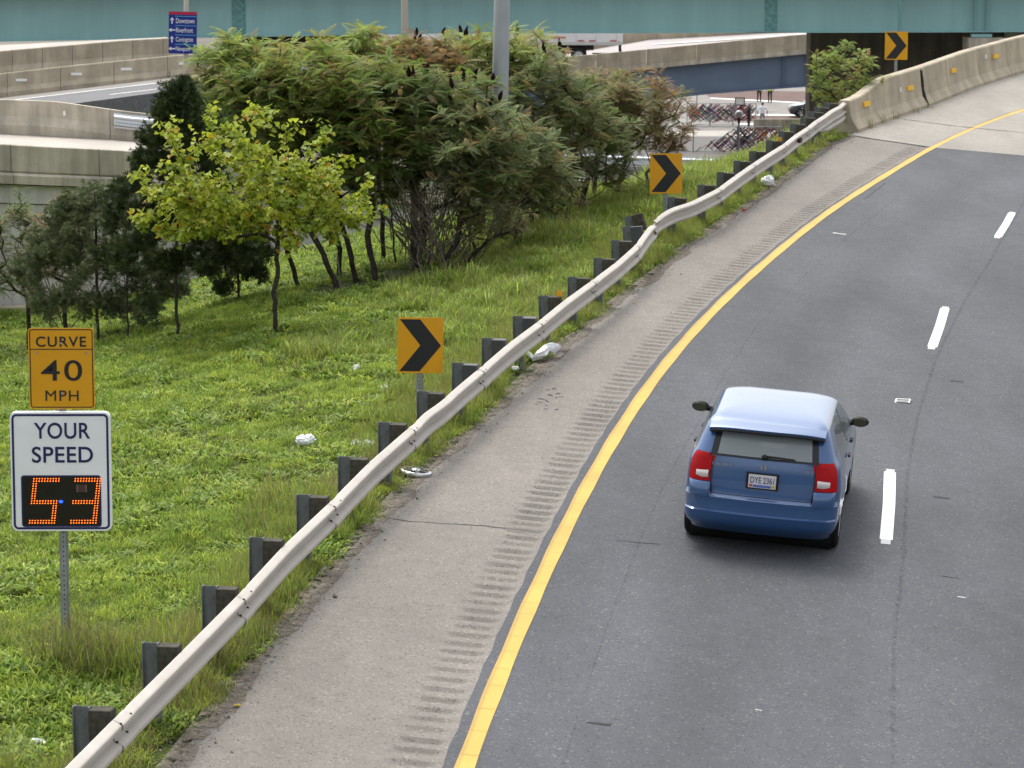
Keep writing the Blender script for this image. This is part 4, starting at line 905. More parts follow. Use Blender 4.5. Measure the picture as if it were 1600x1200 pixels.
def make_car(root, paint, detail=True):
    NR, NC, NS, NF = 16, 8, 64, 10
    lev = []
    zs = []
    for (z, w, yr, yf) in CZ:
        rc = .20 if z < 1.1 else .20 - .10 * (z - 1.1) / .43; rcf = .5 if z < 1.0 else .30
        rc = min(rc, w * .6); rcf = min(rcf, w * .7)
        P = []
        bul = .075 if z < 1.1 else .05
        for t_ in np.linspace(0, 1, NR, endpoint=False): x = t_ * (w - rc); P.append((x, yr + bul * (x / w) ** 2))
        y0 = yr + bul * ((w - rc) / w) ** 2
        for k in range(NC): a = -pi / 2 + pi / 2 * k / NC; P.append((w - rc + rc * cos(a), y0 + rc + rc * sin(a)))
        for y in np.linspace(y0 + rc, yf - rcf, NS, endpoint=False): P.append((w, y))
        for k in range(NC): a = pi / 2 * k / NC; P.append((w - rcf + rcf * cos(a), yf - rcf + rcf * sin(a)))
        for t_ in np.linspace(1, 0, NF): P.append((t_ * (w - rcf), yf))
        Q = []
        for x, y in P:
            x *= 1 - .05 * max(0, (y - 1.6) / 1.9) ** 2 - .03 * max(0, (.3 - y) / 1.1) ** 2
            if z < .95:
                fl = sum(math.exp(-((y - yw) / .40) ** 2) for yw in (0, 2.635)) * .035 * float(np.clip((.95 - z) / .2, 0, 1)); x += fl * min(1, x / .6)
            Q.append((x, y, z))
        lev.append(Q)
    H_ = len(lev[0]); full = []
    for Q in lev: full.append(Q + [(-x, y, z) for x, y, z in reversed(Q[1:-1])])
    n = len(full[0]); V = np.array(full).reshape(-1, 3)
    def seg(j):
        jj = j if j < H_ - 1 else n - 1 - j
        if jj < NR: return 'rear', jj / NR
        jj -= NR
        if jj < NC: return 'rc', jj / NC
        jj -= NC
        if jj < NS: return 'side', jj / NS
        jj -= NS
        if jj < NC: return 'fc', jj / NC
        return 'front', (jj - NC) / NF
    groups = {}
    for i in range(len(lev) - 1):
        for j in range(n):
            q = (i * n + j, i * n + (j + 1) % n, (i + 1) * n + (j + 1) % n, (i + 1) * n + j)
            c = V[list(q)].mean(0); s_, f = seg(j); z = c[2]; y = c[1]; r = 'R' if c[0] > 0 else 'L'
            if s_ == 'side' and z < .74 and any((y - yw) ** 2 + (z - .34) ** 2 < .375 ** 2 for yw in (0, 2.635)): continue
            k = 'body'
            if s_ == 'rear' and 1.12 < z < 1.43: k = 'glass_border' if (f > .84 or z > 1.39 or z < 1.145) else 'rear_window'
            elif s_ == 'rear' and f < .86 and .68 < z < 1.12: k = 'tailgate'
            elif ((s_ == 'rear' and f > .86) or (s_ == 'rc' and f < .55)) and .82 < z < 1.145: k = 'tail_lamp' + r
            elif z < .68 and (s_ in ('rear', 'rc') or (s_ == 'side' and y < -.36)): k = 'rear_bumper'
            elif z < .60 and (s_ in ('front', 'fc') or (s_ == 'side' and y > 2.98)): k = 'front_bumper'
            elif s_ == 'side' and 1.08 < z < 1.46:
                lo = -.20 + (z - 1.08) * .75; hi = 2.18 - (z - 1.08) * 1.55
                if lo < y < .88: k = 'rear_side_window' + r
                elif .95 < y < hi: k = 'front_side_window' + r
                elif .88 <= y <= .95: k = 'pillar' + r
            elif s_ in ('front', 'fc') and 1.05 < z < 1.46: k = 'windscreen'
            elif z > 1.46: k = 'roof'
            groups.setdefault(k, []).append(q)
    mats = {'rear_window': M_glass, 'windscreen': M_glass, 'glass_border': M_glassd}
    out = {}
    for k, fs in groups.items():
        fs = np.array(fs); u, inv = np.unique(fs, return_inverse=True); vv = V[u].copy(); name = k.rstrip('LR') if k[-1] in 'LR' else k
        m_ = mats.get(name, paint)
        if 'side_window' in name: m_ = M_glass
        if name == 'pillar': m_ = M_trim; name = 'door_pillar'
        if name == 'tail_lamp': m_ = M_redl; vv[:, 1] -= .012; vv[:, 0] *= 1.008
        if name == 'roof' or name == 'body': pass
        o = add(name, fast_mesh(name, vv, inv.reshape(fs.shape), smooth=True), m_, root)
        if name in ('rear_bumper', 'body', 'tailgate'): o.data.set_sharp_from_angle(angle=radians(24))
        out[k] = o
    # top cap
    mb = MB(); mb.poly([tuple(p) for p in full[-1]], [tuple(range(n))]); mb.build('roof_crown', paint, root)
    # underbody and wheel wells
    mb = MB(); mb.box((0, 1.35, .36), (1.40, 3.7, .30)); mb.build('underbody', M_trim, root)
    for yw in (0, 2.635):
        mb = MB(); mb.lathe([(.40, -.80), (.40, .80)], (0, yw, .36), axis='X', n=20); mb.build('wheel_well', M_trim, root)
    for yw in (0, 2.635):
        for sx in (-1, 1):
            T = Matrix.Scale(sx, 3, Vector((1, 0, 0)))
            mb = MB(); mb.lathe([(.20, -.105), (.285, -.108), (.322, -.09), (.33, -.06), (.33, .06), (.322, .09), (.285, .108), (.225, .10)], (sx * .765, yw, .33), axis='X', n=28, M=T); w_ = mb.build('wheel', M_tyre, root, smooth=True)
            mb = MB(); mb.lathe([(.225, -.09), (.235, .095), (.215, .10), (.205, .05)], (sx * .765, yw, .33), axis='X', n=28, M=T)
            for a in range(5):
                A = 2 * pi * a / 5; M3 = T @ Matrix.Rotation(A, 3, 'X'); mb.box(M3 @ Vector((.085, .11, 0)) + Vector((sx * .765, yw, .33)), (.02, .20, .055), M=M3)
            mb.lathe([(.001, .10), (.05, .098), (.06, .08)], (sx * .765, yw, .33), axis='X', n=12, M=T); mb.build('rim', M_rim, w_)
    # mirrors
    for sx in (-1, 1):
        mb = MB(); mb.sphere((sx * .945, 1.72, 1.15), .084, 14, 10, (1.25, .70, .80)); o = mb.build('wing_mirror', M_trim if True else paint, root, smooth=True)
        mb = MB(); mb.prism([(x + sx * .948, z + 1.15) for x, z in rrect(.15, .095, .04)], 1.652, 1.668); mb.build('mirror_glass', M_chrome if not detail else plain('mirror_glass_%d' % sx, (.06, .065, .03), .05, .8, .3), o)
        mb = MB(); mb.tube([(sx * .78, 1.80, 1.10), (sx * .90, 1.74, 1.13)], .035, 6); mb.build('mirror_stalk', M_trim, o)
    if not detail: return
    # spoiler
    pr = [(-.60, 1.392), (-.618, 1.394), (-.628, 1.448), (-.58, 1.462), (-.43, 1.492), (-.33, 1.498), (-.45, 1.44)]
    mb = MB(); ns = 24; V2 = []
    for i in range(ns + 1):
        x = -.645 + 1.29 * i / ns; bow = .07 * (x / .645) ** 2; dz = -.030 * (x / .645) ** 4
        for y, z in pr: V2.append((x, y + bow * (1 if y < -.5 else .8), z + dz))
    m_ = len(pr); mb.poly(V2, [(i * m_ + j, i * m_ + (j + 1) % m_, (i + 1) * m_ + (j + 1) % m_, (i + 1) * m_ + j) for i in range(ns) for j in range(m_)] + [tuple(range(m_)), tuple(ns * m_ + j for j in range(m_))])
    spo = mb.build('spoiler', paint, root)
    mb = MB(); mb.tube([(x, -.622 + .07 * (x / .645) ** 2, 1.412 - .03 * (x / .645) ** 4) for x in np.linspace(-.63, .63, 21)], .018, 6); mb.build('spoiler_lip_shade', M_trim, spo)  # black tube paints in the shading along the spoiler's rear edge
    mb = MB(); mb.box((0, -.612, 1.428), (.30, .012, .016)); mb.build('brake_lamp', M_redl, spo)
    # bumper pads under lamps, crease, plate, badges
    for sx in (-1, 1):
        V3 = []
        for x, yy in ((.575, 0), (.61, .004), (.66, .012), (.72, .026), (.77, .05), (.80, .085), (.815, .13)):
            for z, dy in ((.645, -.006), (.665, -.012), (.74, -.004), (.795, .012), (.818, .04)): V3.append((sx * x, -.822 + yy + .03 * (x - .55) + dy, z))
        mb = MB(); mb.poly(V3, [(i * 5 + j, i * 5 + j + 1, i * 5 + j + 6, i * 5 + j + 5) for i in range(6) for j in range(4)] + [tuple(range(5)) + ()]); mb.build('bumper_shoulder', paint, root, smooth=True)
        V3 = []
        for x, yy in ((.605, 0), (.65, .012), (.70, .03), (.745, .055)):
            for z in (.87, .90, .935, .955): V3.append((sx * x, -.744 + yy - .022 + (.015 if z in (.87, .955) else 0), z - .012 * (x - .58) * 10))
        mb = MB(); mb.poly(V3, [(i * 4 + j, i * 4 + j + 1, i * 4 + j + 5, i * 4 + j + 4) for i in range(3) for j in range(3)]); mb.build('reversing_lamp', M_clear, out['tail_lampR' if sx > 0 else 'tail_lampL'], smooth=True)
        mb = MB(); mb.tube([(sx * (.575 - .02 * (z < .75)), -.778 + .028 + (1.12 - z) * -.07, z) for z in (.69, .80, .95, 1.05, 1.12)], .006, 5); mb.build('panel_gap', M_trim, out['tailgate'])
        mb = MB(); mb.box((sx * .886, .62, .98), (.03, .16, .03)); mb.build('door_handle', M_trim, root, bevel=.008)
        mb = MB(); mb.box((sx * .875, 1.46, .97), (.03, .16, .03)); mb.build('door_handle', M_trim, root, bevel=.008)
        mb = MB()
        for yy in (-.22, .90, 1.95): mb.box((sx * .864, yy, .76), (.022, .008, .52))
        for o_ in (-1,):
            pass
    mb = MB(); mb.tube([(x, -.792 + .075 * (x / .87) ** 2, .690) for x in np.linspace(-.57, .57, 11)], .008, 6); mb.build('panel_gap', M_trim, out['rear_bumper'])
    mb = MB(); mb.box((0, -.775, .885), (.36, .012, .195)); mb.build('plate_recess', M_trim, out['tailgate'])
    lpz = .885
    mb = MB(); mb.box((0, -.787, lpz), (.305, .010, .155)); pl_ = mb.build('licence_plate', plain('plate_white', (.60, .60, .62), .5), root)
    mb = MB(); mb.box((0, -.7935, lpz - .055), (.20, .003, .030)); mb.build('plate_scene', plain('plate_blue', (.10, .14, .42), .5), pl_)
    lettering('DYE 2361', 0, -.7925, lpz + .015, .265, .075, plain('plate_ink', (.05, .06, .16), .5), pl_, .01)
    for x, c in ((-.125, (.5, .05, .05)), (.125, (.5, .4, .05))): mb = MB(); mb.box((x, -.7935, lpz - .052), (.035, .003, .03)); mb.build('sticker', plain('sticker_%d' % (x * 1000), c, .5), pl_)
    lettering('CALIBER', -.46, -.768, 1.045, .22, .035, M_chrome, out['tailgate'], .01); lettering('SXT', .50, -.765, 1.045, .10, .035, M_chrome, out['tailgate'], .01)
    for sx in (-1, 1):
        mb = MB(); mb.poly([(sx * .008, -.753, 1.012), (sx * .030, -.753, 1.02), (sx * .038, -.753, 1.075), (sx * .016, -.753, 1.082)], [(0, 1, 2, 3)]); mb.poly([(sx * .008, -.748, 1.012), (sx * .030, -.748, 1.02), (sx * .038, -.748, 1.075), (sx * .016, -.748, 1.082)], [(0, 3, 2, 1)]); mb.build('emblem_bar', M_chrome, out['tailgate'])
    mb = MB(); mb.tube([(0.0, -.70, 1.165), (.12, -.715, 1.168), (.34, -.695, 1.158)], [.016, .014, .008], 6); mb.sphere((0, -.72, 1.16), .035, 10, 6); mb.build('wiper', M_trim, out['rear_window'])
    M_seat = plain('seat_cloth', (.22, .225, .23), .9, .2)
    for x, y in ((-.36, 1.0), (.36, 1.0), (-.36, .12), (.36, .12)):
        mb = MB(); mb.hexa([(x - .25, y - .12, .55), (x + .25, y - .12, .55), (x + .25, y + .05, .55), (x - .25, y + .05, .55)], [(x - .20, y - .26, 1.10), (x + .20, y - .26, 1.10), (x + .20, y - .16, 1.10), (x - .20, y - .16, 1.10)]); st = mb.build('seat_back', M_seat, root, bevel=.03)
        mb = MB(); mb.box((x, y - .24, 1.20), (.24, .10, .16)); mb.build('headrest', M_seat, st, bevel=.03)
    mb = MB(); mb.box((0, .9, .60), (1.45, 3.0, .06)); mb.build('cabin_floor', M_seat, root)
    mb = MB(); mb.box((0, 2.0, .93), (1.45, .45, .14)); mb.build('dashboard', M_trim, root, bevel=.03)
    mb = MB(); mb.box((0, -.35, .98), (1.25, .55, .03)); mb.build('parcel_shelf', M_seat, root)
    return out
car = empty('hatchback_car', (2.99, 34.32, 0), 0, 'blue five-door hatchback driving away in the left lane', 'car')
hd = radians(-9.2)
n_ = Vector((-RA, -RB, 1)).normalized(); fw = Vector((-sin(hd), cos(hd), 0)); fw = (fw - n_ * fw.dot(n_)).normalized(); rt = fw.cross(n_)
car.matrix_world = Matrix.Translation((2.99, 34.32, road(2.99, 34.32))) @ Matrix((rt, fw, n_)).transposed().to_4x4() @ Matrix.Diagonal((1.055, 1.0, 1.01, 1))
make_car(car, M_paint)
suv = empty('parked_car', (25.2, 230, -7.99), radians(90), 'dark grey car half hidden behind the sapling on the street below', 'car'); suv.scale = (1.05, 1.0, 1.08)
make_car(suv, plain('charcoal_paint', (.035, .04, .048), .35, .5, .4, coat=.8), False)

# ------------------------------------------------------------------ people far below
def person(loc, rz, label, shirt, trousers, stride=.15, arms=.12, scale=1.0, bag=False):
    J = {'pel': (0, 0, .95, .14), 'che': (0, 0, 1.25, .165), 'nec': (0, 0, 1.47, .065), 'hea': (0, .02, 1.66, .10), 'top': (0, .01, 1.73, .08),
         'hl': (-.10, 0, .90, .105), 'kl': (-.11, stride * .7, .50, .07), 'al': (-.11, stride * .3, .09, .048), 'tl': (-.11, stride * .3 + .16, .04, .04),
         'hr': (.10, 0, .90, .105), 'kr': (.11, -stride * .1, .50, .07), 'ar': (.11, -stride, .10, .048), 'tr': (.11, -stride + .16, .04, .04),
         'sl': (-.19, 0, 1.40, .075), 'el': (-.19 - arms, -.04, 1.13, .05), 'wl': (-.17 - arms, .08, .90, .038), 'fl': (-.17 - arms, .12, .80, .035),
         'sr': (.19, 0, 1.40, .075), 'er': (.19 + arms, -.04, 1.13, .05), 'wr': (.17 + arms, .08, .90, .038), 'fr': (.17 + arms, .12, .80, .035)}
    K = list(J); E_ = [('pel', 'che'), ('che', 'nec'), ('nec', 'hea'), ('hea', 'top'), ('pel', 'hl'), ('hl', 'kl'), ('kl', 'al'), ('al', 'tl'), ('pel', 'hr'), ('hr', 'kr'), ('kr', 'ar'), ('ar', 'tr'), ('che', 'sl'), ('sl', 'el'), ('el', 'wl'), ('wl', 'fl'), ('che', 'sr'), ('sr', 'er'), ('er', 'wr'), ('wr', 'fr')]
    me = bpy.data.meshes.new('p'); me.from_pydata([J[k][:3] for k in K], [(K.index(a), K.index(b_)) for a, b_ in E_], [])
    o = bpy.data.objects.new('p', me); COL.objects.link(o); o.modifiers.new('s', 'SKIN'); o.modifiers.new('d', 'SUBSURF').levels = 1
    if not me.skin_vertices: bpy.context.view_layer.objects.active = o
    sk = me.skin_vertices[0].data if me.skin_vertices else None
    if sk:
        for i, k in enumerate(K): sk[i].radius = (J[k][3], J[k][3]); sk[i].use_root = (k == 'pel')
    dg = bpy.context.evaluated_depsgraph_get(); m2 = bpy.data.meshes.new_from_object(o.evaluated_get(dg)); bpy.data.objects.remove(o)
    m2.materials.clear()
    for m_ in (shirt, trousers, M_skin, M_hair): m2.materials.append(m_)
    for p_ in m2.polygons:
        c = p_.center; p_.use_smooth = True
        p_.material_index = 3 if c.z > 1.66 or (c.z > 1.56 and c.y < .0) else 2 if c.z > 1.49 or (abs(c.x) > .24 and c.z < 1.12) else 0 if c.z > .93 else 1 if c.z > .07 else 3
    o = add('person', m2, None, None, loc); o.rotation_euler = (0, 0, rz); o.scale = (scale,) * 3
    return tag(o, label, 'person', 'people on the street below')
M_skin = plain('skin', (.33, .20, .14), .6); M_hair = plain('dark_hair', (.015, .012, .01), .7)
c_white = plain('white_cotton', (.66, .67, .74), .8); c_grey = plain('grey_cotton', (.25, .25, .26), .8); c_dark = plain('dark_cloth', (.015, .016, .02), .8); c_hi = plain('hi_vis_yellow', (.48, .72, .02), .7)
person((18.85, 220.5, -8), 0, 'person in white T-shirt and grey shorts seen from behind, beyond the low wall', c_white, c_grey, .12, .16, 1.05)
person((17.75, 219.6, -8), radians(-60), 'person in dark clothes standing at the end of the woven fence', c_dark, c_dark, .05, .08)
person((20.76, 246.4, -8), radians(200), 'worker in yellow hi-vis top standing left under the blue-grey bridge', c_hi, c_dark, .06, .10, 1.08)
person((21.6, 245.6, -8), radians(160), 'worker in yellow hi-vis top standing right under the blue-grey bridge', c_hi, c_dark, .08, .10, 1.1)

# ------------------------------------------------------------------ plants
def frames(d, roll):
    d = d / (np.linalg.norm(d, axis=1)[:, None] + 1e-9); up = np.tile([0, 0, 1.], (len(d), 1))
    s_ = np.cross(d, up); ln = np.linalg.norm(s_, axis=1)[:, None]; s_ = np.where(ln < 1e-3, [1., 0, 0], s_ / (ln + 1e-9)); u = np.cross(s_, d)
    c, n = np.cos(roll)[:, None], np.sin(roll)[:, None]
    return d, s_ * c + u * n, -s_ * n + u * c
def instance_mesh(name, tv, tf, pos, d, roll, scale, cols, tshade=None):
    """template verts tv (k,3): x along d, y side, z up"""
    X, Y, Z = frames(np.asarray(d, float), roll); k = len(tv); n = len(pos); sc = np.asarray(scale)[:, None, None]
    V = pos[:, None, :] + sc * (tv[None, :, 0:1] * X[:, None, :] + tv[None, :, 1:2] * Y[:, None, :] + tv[None, :, 2:3] * Z[:, None, :])
    Fs = (np.asarray(tf)[None] + (np.arange(n) * k)[:, None, None]).reshape(-1, len(tf[0]))
    C = np.repeat(cols[:, None, :], k, 1)
    if tshade is not None: C = C * tshade[None, :, None]
    return V.reshape(-1, 3), Fs, C.reshape(-1, 3)
def grow(base, tips, spine, r0=.006, step=.18, wig=.03, up=.12, exp=2.35, lockf=.55):
    """connect tips to a trunk polyline by shortest hops; returns nodes, parent, radius"""
    nodes = [np.array(p, float) for p in resample(np.array([base] + list(spine), float), step, 3)] if len(spine) else [np.array(base, float)]
    for q in range(2, len(nodes) - 1): nodes[q] = nodes[q] + RNG.normal(0, wig * .25, 3) * [1, 1, .2]
    par = [-1] + list(range(len(nodes) - 1)); lock = max(1, int(len(nodes) * lockf)); ends = []
    order = np.argsort(np.linalg.norm(np.asarray(tips) - nodes[-1], axis=1))
    for ti in order:
        t_ = np.asarray(tips[ti]); A = np.array(nodes[lock:]); dv = t_ - A; ds = np.linalg.norm(dv, axis=1); cost = ds * (1 + .9 * np.clip(-dv[:, 2] / (ds + 1e-6) + .1, 0, 2)); j = int(np.argmin(cost)) + lock
        a = nodes[j]; L_ = np.linalg.norm(t_ - a); m = max(1, int(L_ / step)); pv = j
        side = RNG.normal(0, wig, 3)
        for q in range(1, m + 1):
            f = q / m; p = a + (t_ - a) * f + np.array([0, 0, -up * L_ * 4 * f * (1 - f) * .5]) + side * L_ * 3 * f * (1 - f) + (RNG.normal(0, .012, 3) if q < m else 0)
            nodes.append(p); par.append(pv); pv = len(nodes) - 1
        ends.append(pv)
    n = len(nodes); acc = np.zeros(n); par = np.array(par); child = np.zeros(n, bool); child[par[1:]] = True
    acc[~child] = r0 ** exp
    for i in range(n - 1, 0, -1): acc[par[i]] += acc[i]
    return np.array(nodes), par, acc ** (1 / exp), ends
def wood_mesh(name, nodes, par, rad, k=5, flare=None):
    i = np.arange(1, len(nodes)); a, b_ = nodes[par[1:]], nodes[i]; d = b_ - a; ln = np.linalg.norm(d, axis=1); ok = ln > 1e-4; a, b_, d = a[ok], b_[ok], d[ok]; ra, rb = np.minimum(rad[par[1:]][ok], rad[i][ok] * 1.35), rad[i][ok]
    _, Y, Z = frames(d, np.zeros(len(d))); th = 2 * pi * np.arange(k) / k
    ring = np.cos(th)[None, :, None] * Y[:, None, :] + np.sin(th)[None, :, None] * Z[:, None, :]
    V = np.concatenate([a[:, None] + ring * ra[:, None, None], b_[:, None] + ring * rb[:, None, None]], 1); n = len(a)
    f = np.array([(j, (j + 1) % k, (j + 1) % k + k, j + k) for j in range(k)])
    return fast_mesh(name, V.reshape(-1, 3), (f[None] + (np.arange(n) * 2 * k)[:, None, None]).reshape(-1, 4), smooth=True)
def split_wood(root, nodes, par, rad, mat, thick):
    """trunk = stout wood, branches = thin wood"""
    m = np.zeros(len(nodes), bool); m[1:] = rad[1:] > thick
    def sub(mask):
        idx = np.where(mask)[0]; keep = sorted(set(idx) | set(par[idx])); mp = {o: q for q, o in enumerate(keep)}
        return idx, keep, mp
    for name, mask in (('trunk', m), ('branches', ~m)):
        idx = [i for i in np.where(mask)[0] if i > 0]
        if not idx: continue
        a = nodes[par[idx]]; b_ = nodes[idx]; N = np.empty((len(idx) * 2 + 1, 3)); N[0] = a[0]
        N2 = np.concatenate([a[None], b_[None]]).transpose(1, 0, 2).reshape(-1, 3); P_ = np.arange(len(N2)); P_ = np.where(P_ % 2 == 1, P_ - 1, -1)
        R_ = np.stack([np.minimum(rad[par[idx]], rad[idx] * 1.35), rad[idx]], 1).reshape(-1)
        od = np.where(P_ >= 0)[0]; d = N2[od] - N2[P_[od]]; k = 6 if name == 'trunk' else 4
        _, Y, Z = frames(d, np.zeros(len(d))); th = 2 * pi * np.arange(k) / k; ring = np.cos(th)[None, :, None] * Y[:, None, :] + np.sin(th)[None, :, None] * Z[:, None, :]
        V = np.concatenate([N2[P_[od]][:, None] + ring * R_[P_[od]][:, None, None], N2[od][:, None] + ring * R_[od][:, None, None]], 1); n = len(od)
        f = np.array([(j, (j + 1) % k, (j + 1) % k + k, j + k) for j in range(k)])
        add(name, fast_mesh(name, V.reshape(-1, 3), (f[None] + (np.arange(n) * 2 * k)[:, None, None]).reshape(-1, 4), smooth=True), mat, root)
        if name == 'branches': [q for q in root.children if q.name.startswith('branches')][-1]['kind'] = 'stuff'
# templates
def frond_template(nl=9):
    v = []; f = []; sh = []
    def q(a, b_, c, d, s_): 
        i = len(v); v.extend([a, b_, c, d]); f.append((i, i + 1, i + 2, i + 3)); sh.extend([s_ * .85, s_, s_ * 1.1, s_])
    rz = lambda x: .16 * x - .42 * x * x
    for i in range(6):
        x0, x1 = i / 6, (i + 1) / 6; q((x0, -.008, rz(x0)), (x1, -.006, rz(x1)), (x1, .006, rz(x1)), (x0, .008, rz(x0)), .75)
    for i in range(nl):
        x = .16 + .80 * i / (nl - 1); l = .27 * (1 - .45 * abs(i / (nl - 1) - .45) ** 1.5 * 2); w = .040
        for s_ in (-1, 1):
            dx, dy = .42, .9; z = rz(x); dr = -.34 * l
            q((x, 0, z), (x + dx * l * .45 - w * .8, s_ * (dy * l * .45 + w * .3), z + dr * .25), (x + dx * l, s_ * dy * l, z + dr), (x + dx * l * .45 + w * .8, s_ * (dy * l * .45 - w * .3), z + dr * .25), 1.0 if s_ > 0 else .9)
    q((.96, 0, rz(.96)), (1.08, -.035, rz(1.05)), (1.2, 0, rz(1.15)), (1.08, .035, rz(1.05)), 1.0)
    return np.array(v), np.array(f), np.array(sh)
FR = frond_template()
def heart_template():
    P = [(0, 0, 0), (-.08, .32, .05), (.12, .50, .06), (.50, .42, .02), (1.0, 0, -.14), (.50, -.42, .02), (.12, -.50, .06), (-.08, -.32, .05)]
    return np.array(P), np.array([(0, 1, 2, 3), (0, 3, 4, 4), (0, 4, 5, 5), (0, 5, 6, 7)]), np.array([.9, 1, 1, 1, 1.05, 1, 1, 1])
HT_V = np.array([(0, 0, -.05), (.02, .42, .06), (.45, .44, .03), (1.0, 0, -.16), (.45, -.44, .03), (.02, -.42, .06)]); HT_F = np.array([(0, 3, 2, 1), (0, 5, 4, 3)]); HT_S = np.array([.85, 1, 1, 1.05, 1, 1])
def spray_template():
    v = []; f = []; sh = []
    R2 = np.random.default_rng(3)
    for i in range(11):
        a = R2.uniform(-.9, .9); e = R2.uniform(-.5, .5); x0 = R2.uniform(0, .55); l = R2.uniform(.3, .55); d = np.array([cos(a), sin(a), e]); d /= np.linalg.norm(d); p = np.array([x0, 0, 0]); s_ = np.cross(d, [0.2, .1, 1]); s_ /= np.linalg.norm(s_); s_ = s_ * .035
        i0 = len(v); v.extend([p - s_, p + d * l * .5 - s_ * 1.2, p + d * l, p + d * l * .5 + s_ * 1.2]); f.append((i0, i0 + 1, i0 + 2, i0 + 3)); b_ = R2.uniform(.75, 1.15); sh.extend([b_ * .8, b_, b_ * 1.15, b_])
    return np.array(v), np.array(f), np.array(sh)
SPR = spray_template()
def ell_tips(c, r, n, low=-1.0, shell=.45):
    P = RNG.normal(0, 1, (n * 3, 3)); P /= np.linalg.norm(P, axis=1)[:, None]; P = P[P[:, 2] > low][:n]; k = len(P)
    rr = (shell + (1 - shell) * RNG.random(k)) ** .6; wob = 1 + .14 * np.sin(P[:, 0] * 5 + c[0]) * np.sin(P[:, 2] * 6 + c[1])
    return np.array(c) + P * np.array(r) * (rr * wob)[:, None]
SUMAC_PAL = {'green': [(.185, .265, .050), (.22, .30, .062), (.145, .22, .050), (.24, .26, .055)], 'lime': [(.29, .37, .085), (.34, .41, .11), (.24, .33, .07), (.32, .32, .075)], 'dark': [(.12, .185, .052), (.15, .22, .065), (.19, .25, .09), (.20, .21, .06)], 'red': [(.25, .16, .065), (.28, .20, .075), (.20, .23, .07), (.31, .18, .08)], 'brown': [(.24, .215, .10), (.22, .245, .085), (.28, .23, .115)], 'grey': [(.20, .25, .095), (.24, .285, .12), (.165, .225, .075), (.25, .24, .095)]}
def sumac(base, crown, r, ntips, label, pal, spine=(), nf=7, fl=(.34, .52), fruits=0, dead=0, low=-.95, bark=None, thick=.022):
    root = empty('sumac_tree', base, 0, label, 'tree', 'sumac thicket on the embankment')
    ntips = int(ntips * 2.9); nf = nf + 1; fl = (fl[0] * .66, fl[1] * .70)
    tips = ell_tips(crown, r, ntips, low, .30) - np.array(base)
    c = np.array(crown) - np.array(base); sp_ = [np.array(s_) - np.array(base) for s_ in spine] or [c * [.15, .1, .28] + RNG.normal(0, .05, 3) * [1, 1, 0], c * [.5, .5, .55] + RNG.normal(0, .1, 3) * [1, 1, 0]]
    nodes, par, rad, ends = grow((0, 0, -.15), tips, sp_, .0085, .17, .06, .10)
    split_wood(root, nodes, par, rad, bark or M_bark, thick)
    E_ = nodes[ends]; dirs = E_ - nodes[par[ends]]; dirs /= np.linalg.norm(dirs, axis=1)[:, None] + 1e-6
    n = len(E_) * nf; ei = np.repeat(np.arange(len(E_)), nf); az = RNG.uniform(0, 2 * pi, len(E_))[ei] + np.tile(np.arange(nf) * 2.4, len(E_)) + RNG.normal(0, .2, n)
    el = RNG.uniform(-.45, .85, n); d = np.stack([np.cos(az) * np.cos(el), np.sin(az) * np.cos(el), np.sin(el)], 1) + dirs[ei] * .35
    back = RNG.uniform(0, .16, n)[:, None]; pos = E_[ei] - dirs[ei] * back; sc = RNG.uniform(fl[0], fl[1], n)
    P_ = np.array(SUMAC_PAL[pal]); tipc = P_[RNG.integers(0, len(P_), len(E_))]; cols = tipc[ei] * RNG.uniform(.7, 1.35, (n, 1)) * (1 + RNG.normal(0, .05, (n, 3)))
    odd = RNG.random(n) < (.10 if pal != 'red' else .3); cols[odd] = np.array(SUMAC_PAL['red'])[RNG.integers(0, 4, odd.sum())] * RNG.uniform(.9, 1.4, (odd.sum(), 1))
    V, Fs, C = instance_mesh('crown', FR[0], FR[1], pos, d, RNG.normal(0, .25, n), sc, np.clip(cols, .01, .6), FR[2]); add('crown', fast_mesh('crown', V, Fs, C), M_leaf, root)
    if fruits:
        hi = E_[np.argsort(-E_[:, 2] + RNG.normal(0, .35, len(E_)))][:fruits]
        for h_ in hi:
            mb = MB(); l = RNG.uniform(.13, .24); bend = RNG.normal(0, .05, 2); pts = [(h_[0] + bend[0] * q * q, h_[1] + bend[1] * q * q, h_[2] + .03 + l * q) for q in (0, .2, .45, .75, 1)]
            mb.tube(pts, [.012, .038, .042, .028, .006], 7)
            for i in range(len(mb.v)): mb.v[i] = tuple(np.array(mb.v[i]) + RNG.normal(0, .008, 3))
            mb.build('fruit_cluster', M_fruit, root)
    if dead:
        mb = MB()
        for q in range(dead):
            az = RNG.uniform(0, 2 * pi); l = RNG.uniform(1.1, 2.0); p = np.array([RNG.normal(0, .15), RNG.normal(0, .15), RNG.uniform(.1, .7)]); d = np.array([cos(az) * RNG.uniform(.3, .9), sin(az) * .5, RNG.uniform(.5, 1.1)]); d /= np.linalg.norm(d)
            pts = [p + d * l * f + RNG.normal(0, .03, 3) for f in np.linspace(0, 1, 6)]; mb.tube(pts, [.014, .012, .010, .008, .006, .003], 5)
            for w_ in range(2): d2 = d + RNG.normal(0, .5, 3); p2 = pts[3]; mb.tube([p2, p2 + d2 * .25, p2 + d2 * .5 + [0, 0, .08]], [.007, .005, .002], 4)
        tag(mb.build('bare_branches', M_bark2, root), kind='stuff')
    return root
lp.location = (-.20, 57.6, 2.48)
def tz(x, y): return float(terr(x, y))
def T_(x, y): return (x, y, tz(x, y))
